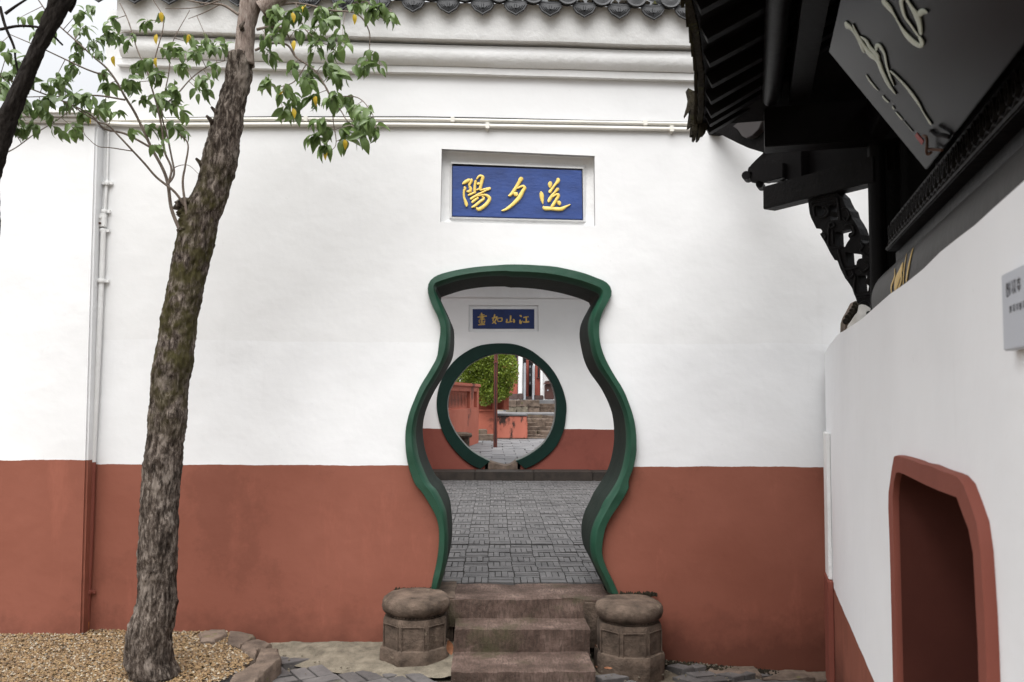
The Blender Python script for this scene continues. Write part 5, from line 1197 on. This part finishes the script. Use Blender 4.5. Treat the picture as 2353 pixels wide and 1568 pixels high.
BR = [  # (points, r0, r1, depth0, depth1)
 ([(1035,1330),(985,1200),(965,1060),(935,970),(870,850),(820,740),(770,640),(720,560),(670,470),(610,390),(540,330),(430,230),(300,110),(220,0)], 0.0095, .003, -.06, -.25),
 ([(965,1060),(985,970),(945,870),(930,740),(905,620),(870,500),(840,400),(790,290),(740,130),(690,20)], .0062, .0025, -.12, -.10),
 ([(1085,1310),(1067,1190),(1050,1050),(1065,950),(1080,830),(1030,770)], .008, .003, -.08, -.15),
 ([(1060,1180),(1000,1100),(900,1020),(830,940),(765,870),(690,790),(620,720),(560,700),(400,600)], .007, .003, -.08, -.3),
 ([(870,850),(720,770),(600,740),(520,660),(380,590),(200,520),(0,440)], .006, .003, -.15, -.4),
 ([(720,575),(560,550),(400,555),(280,555),(100,560)], .005, .002, -.2, -.35),
 ([(620,440),(500,400),(350,330),(200,260),(60,200)], .005, .002, -.2, -.35),
 ([(905,620),(1000,560),(1100,450),(1200,380),(1290,350)], .0045, .002, -.1, -.12),
 ([(855,440),(900,300),(940,120),(880,0)], .004, .002, -.1, -.1),
 ([(965,1060),(1000,1000),(985,900),(960,780),(930,640),(970,420),(990,250),(1090,60)], .006, .0018, -.12, -.05),
 ([(765,870),(640,850),(560,840),(490,780)], .003, .0015, -.1, -.2),
 ([(1370,85),(1280,30),(1180,20),(1060,0)], .008, .003, -.02, -.02), ([(1275,20),(1180,70),(1080,110)], .004, .0015, -.02, -.02), ([(1270,0),(1120,45),(950,50)], .004, .002, -.02, -.05),
 ([(0,895),(90,850),(200,770),(330,690),(450,600)], .003, .002, -.4, -.3),
 ([(985,995),(1010,960),(1080,950),(1140,1000)], .003, .001, -.1, -.1),
 ([(1465,290),(1560,250),(1650,260),(1700,330),(1760,370),(1830,430),(1900,560),(1960,640),(2000,700),(2100,760)], .007, .002, 0, -.1),
 ([(1475,170),(1560,155),(1640,180),(1700,330)], .008, .003, 0, -.05),
 ([(1520,50),(1700,20),(1900,60),(2050,80),(2120,180),(2125,290),(2170,340)], .007, .0018, 0, .05),
 ([(1540,20),(1760,-40),(2000,-20),(2250,60)], .007, .002, 0, .1),
 ([(1830,430),(1900,560),(1915,700),(1930,830),(1880,880)], .004, .0015, -.05, -.1),
 ([(1760,370),(1690,470),(1600,500),(1540,490)], .0035, .0015, -.05, -.1),
 ([(1900,560),(2050,560),(2130,640),(2160,720)], .0035, .0015, -.07, -.1),
 ([(2150,310),(2060,370),(2040,430)], .0025, .0012, .05, .03),
 ([(1700,20),(1740,150),(1820,230),(1900,270),(1960,330)], .004, .0015, 0, -.05),
]
bpts = []
for pts, a, b, d0, d1 in BR:
    limb(pts, a, b, depth=(d0, d1)); P = crom(pts, 6)
    for i, p in enumerate(P): bpts.append((p[0], p[1], d0+(d1-d0)*i/(len(P)-1)))
bark0 = None
# leaves
def leaf_mesh(name, L_=1.0, wdt=.46, droop=.35, fold=.18, mat=None):
    rows = []
    for i in range(7):
        t = i/6; wd = wdt*.5*(math.sin(math.pi*t**.8)**.85 if 0 < t < 1 else 0.02)*(1.0 if t < .6 else 1-.25*(t-.6)/.4)
        x = t*math.cos(droop*t*1.2); z = -t*t*droop
        rows.append([(x, s_*wd, z+abs(s_)*wd*fold*2.2) for s_ in (-1, 0, 1)])
    vs = [v for r_ in rows for v in r_]; fs = []
    for i in range(6):
        for j in range(2): fs.append((i*3+j, i*3+j+1, i*3+j+4, i*3+j+3))
    me = bpy.data.meshes.new(name); me.from_pydata(vs, [], fs); me.materials.append(mat)
    for p in me.polygons: p.use_smooth = True
    return me
LM = [leaf_mesh('leaf', 1, .44, d_, f_, M_LEAF) for d_, f_ in ((.25,.1),(.45,.2),(.65,.25),(.35,.35))]
LY = [leaf_mesh('leaf', 1, .42, d_, f_, M_LEAFY) for d_, f_ in ((.3,.15),(.5,.3))]
RC = [(1540,100,8,70),(1600,60,8,70),(1680,100,8,80),(1750,60,8,80),(1840,70,9,80),(1930,60,9,80),(2020,50,8,80),(2120,40,8,80),(2200,50,8,70),(2240,90,4,50),(1880,110,4,50),(1970,180,3,50),(1840,150,5,60),(1780,190,5,60),(1700,190,4,60),(1600,190,4,50),(1520,210,4,50),(1540,310,5,45),(1820,260,6,70),(1900,260,4,60),(1950,260,3,50),(1940,310,3,40),(2150,310,3,45),(2110,370,4,50),(2180,370,2,40),(2050,390,4,40),(1700,370,4,50),(1780,400,5,60),(1850,400,6,70),(1750,470,6,60),(1560,490,6,50),(1630,510,6,50),(1680,570,5,50),(1620,620,4,40),(1700,640,4,40),(1800,470,6,60),(1900,450,6,60),(1980,450,5,60),(1930,560,8,60),(1820,560,7,60),(2020,570,7,60),(2050,620,5,50),(2110,630,5,50),(2130,690,5,50),(1850,700,5,50),(1900,760,6,50),(1960,750,5,50),(2040,720,6,50),(2090,770,5,50),(2160,740,4,50),(1830,800,6,50),(1880,860,7,45),(1970,810,4,40)]
LC = [(10,260,5,60),(15,500,7,60),(20,680,7,60),(90,660,7,60),(230,600,6,60),(300,560,5,60),(350,530,5,50),(250,500,4,50),(40,330,4,50),(100,390,6,60),(170,350,6,60),(60,450,6,60),(150,480,8,70),(60,540,8,70),(140,590,8,70),(40,620,6,60),(60,740,8,60),(130,760,8,50),(200,740,5,50),(290,680,3,40),(310,740,3,40),(410,740,5,50),(460,730,3,40),(140,100,2,40),(240,170,5,60),(300,190,3,40),(260,80,2,40),(440,100,4,50),(510,60,3,50),(480,170,3,50),(440,200,4,50),(430,250,5,50),(520,260,5,50),(450,320,4,50),(430,390,4,50),(400,400,2,30),(330,440,3,40),(600,210,5,50),(680,210,5,50),(760,220,4,50),(670,120,3,40),(560,320,3,40),(580,430,4,40),(370,480,5,50),(440,560,6,50),(520,560,6,50),(600,600,6,60),(510,660,6,50),(580,650,5,50),(660,670,3,40),(380,600,4,40),(640,490,5,50),(720,480,5,50),(780,490,5,50),(800,380,4,40),(870,370,6,50),(920,430,4,40),(880,450,5,40),(940,290,4,40),(1010,290,5,50),(1070,210,3,50),(1120,270,5,50),(1180,220,3,40),(1060,390,5,50),(1140,320,5,50),(1230,290,5,50),(1290,270,4,40),(1150,460,5,50),(1190,440,2,30),(1230,380,4,40),(1130,520,2,30),(1160,510,3,40),(840,570,4,50),(900,560,6,50),(960,520,6,50),(1020,540,5,50),(980,600,6,50),(930,640,5,50),(1040,640,3,40),(840,750,5,50),(950,760,4,50),(990,740,4,40),(1040,770,2,30),(890,850,3,40),(940,810,2,30),(750,760,3,30),(860,130,5,40),(920,90,2,30)]
lr_ = random.Random(77); leaves = []
tw_ = MB()
for side_, CL in ((1, RC), (0, LC)):
    for (cx, cy, nl, rd) in CL:
        nl = max(nl, int(nl*(1.8 if side_ else 2.2))); rd = rd*1.15
        b = min(bpts, key=lambda q: (q[0]-cx)**2+(q[1]-cy)**2+(300 if q[1] > cy else 0))
        dpt = b[2]+lr_.uniform(-.12, .08)
        ang_ = math.atan2(cy-b[1], cx-b[0])+lr_.uniform(-.5, .5) if (abs(cx-b[0])+abs(cy-b[1])) > 8 else lr_.uniform(0, 6.28)
        ex, ey = cx+math.cos(ang_)*rd*.7, cy+math.sin(ang_)*rd*.5
        S = crom([(b[0], b[1], b[2]), (cx, cy-rd*.25, dpt), (ex, ey, dpt-.03)], 5)
        P3 = [T6(p[0], p[1], YT+p[2]) for p in S]
        tw_.tube(P3, [.0022-.0014*i/(len(P3)-1) for i in range(len(P3))], 5)
        for i in range(nl):
            t = (.40+.6*i/max(1, nl-1))*(len(P3)-1); k = min(int(t), len(P3)-2); p = P3[k].lerp(P3[k+1], t-k)
            p = p+Vector((lr_.uniform(-1,1), lr_.uniform(-1,1), lr_.uniform(-.4,.8)))*.013
            dirv = (P3[k+1]-P3[k]).normalized()
            lat = Vector((dirv.z, lr_.uniform(-.8, .8), -dirv.x))*(1 if i % 2 else -1)
            d = (dirv*.5+lat*.75+Vector((lr_.gauss(0,.25), lr_.gauss(0,.35), -.55+lr_.gauss(0,.35)))).normalized()
            size = (lr_.uniform(.055, .098) if side_ else lr_.uniform(.042, .080))
            leaves.append((p, d, size, lr_.random() < .003, lr_.gauss(0, .6)))
stuff(tw_.build('twig', M_TWIG, tree, smooth='all', fix=False))
for (x, y) in ((1690,250),(1680,90),(1815,570),(1685,640),(1980,820),(1875,880),(2035,100),(655,340),(515,670),(900,350),(900,215),(925,88)):
    leaves.insert(0, (T6(x, y-18, YT-.14), Vector((lr_.uniform(-.3,.3), -.2, -1)).normalized(), .056, True, 0))
lr_.shuffle(leaves)
big = sorted(leaves, key=lambda q: -q[2]-(1 if q[3] else 0)); rest = MB()
def leaf_matrix(p, d, size, roll):
    upg = Vector((0, -.35, 1)); y_ = upg.cross(d)
    y_ = y_.normalized() if y_.length > .05 else Vector((1,0,0)); z_ = d.cross(y_).normalized()
    R = Matrix((d, y_, z_)).transposed().to_4x4() @ Matrix.Rotation(roll, 4, 'X')
    return Matrix.Translation(p) @ R @ Matrix.Diagonal((size, size, size, 1))
inv = Matrix.Translation(-tree.location)
for i, (p, d, size, yel, roll) in enumerate(big):
    M = leaf_matrix(p, d, size, roll)
    if i < 290:
        o = bpy.data.objects.new('leaf', (lr_.choice(LY) if yel else lr_.choice(LM))); COL.objects.link(o); o.parent = tree; o.matrix_parent_inverse = inv
        o.matrix_basis = M
    else:
        me = lr_.choice(LM); rest.add([M @ v.co for v in me.vertices], [tuple(f.vertices) for f in me.polygons])
o = stuff(rest.build('leaf', M_LEAFS, tree, smooth='all', fix=False))

# second tree, dark, leaning in at the top left
tree2 = thing('dark_tree', 'dark trunked tree leaning in at the top left corner of the photo', 'tree', at_Y(-260, 1250, 3.9))
trunk([(1350,-330,-200),(1000,-250,-125),(700,-130,-30),(520,-60,-2),(420,-40,0),(365,-32,14),(300,-15,32),(240,10,55),(180,36,80),(120,62,105),(60,90,140),(0,112,172),(-80,140,205),(-220,190,250)], 3.9, M_BARK2, 'trunk', tree2, amp=.008, seed=40, lump=.014, seg=56)
for pts in ([(0,40,.0),(30,150,.0),(80,270,0),(90,350,0),(120,480,0)], [(30,80,0),(100,30,0),(180,-20,0)], [(0,170,0),(120,150,0),(260,170,0),(360,260,0)], [(400,70,0),(430,20,0),(440,-30,0)]):
    w = MB(); P = crom(pts, 5); w.tube([T6(p[0], p[1], 3.95) for p in P], [.008-.004*i/len(P) for i in range(len(P))], 6); w.build('branch', M_BARK2, tree2, smooth=True)
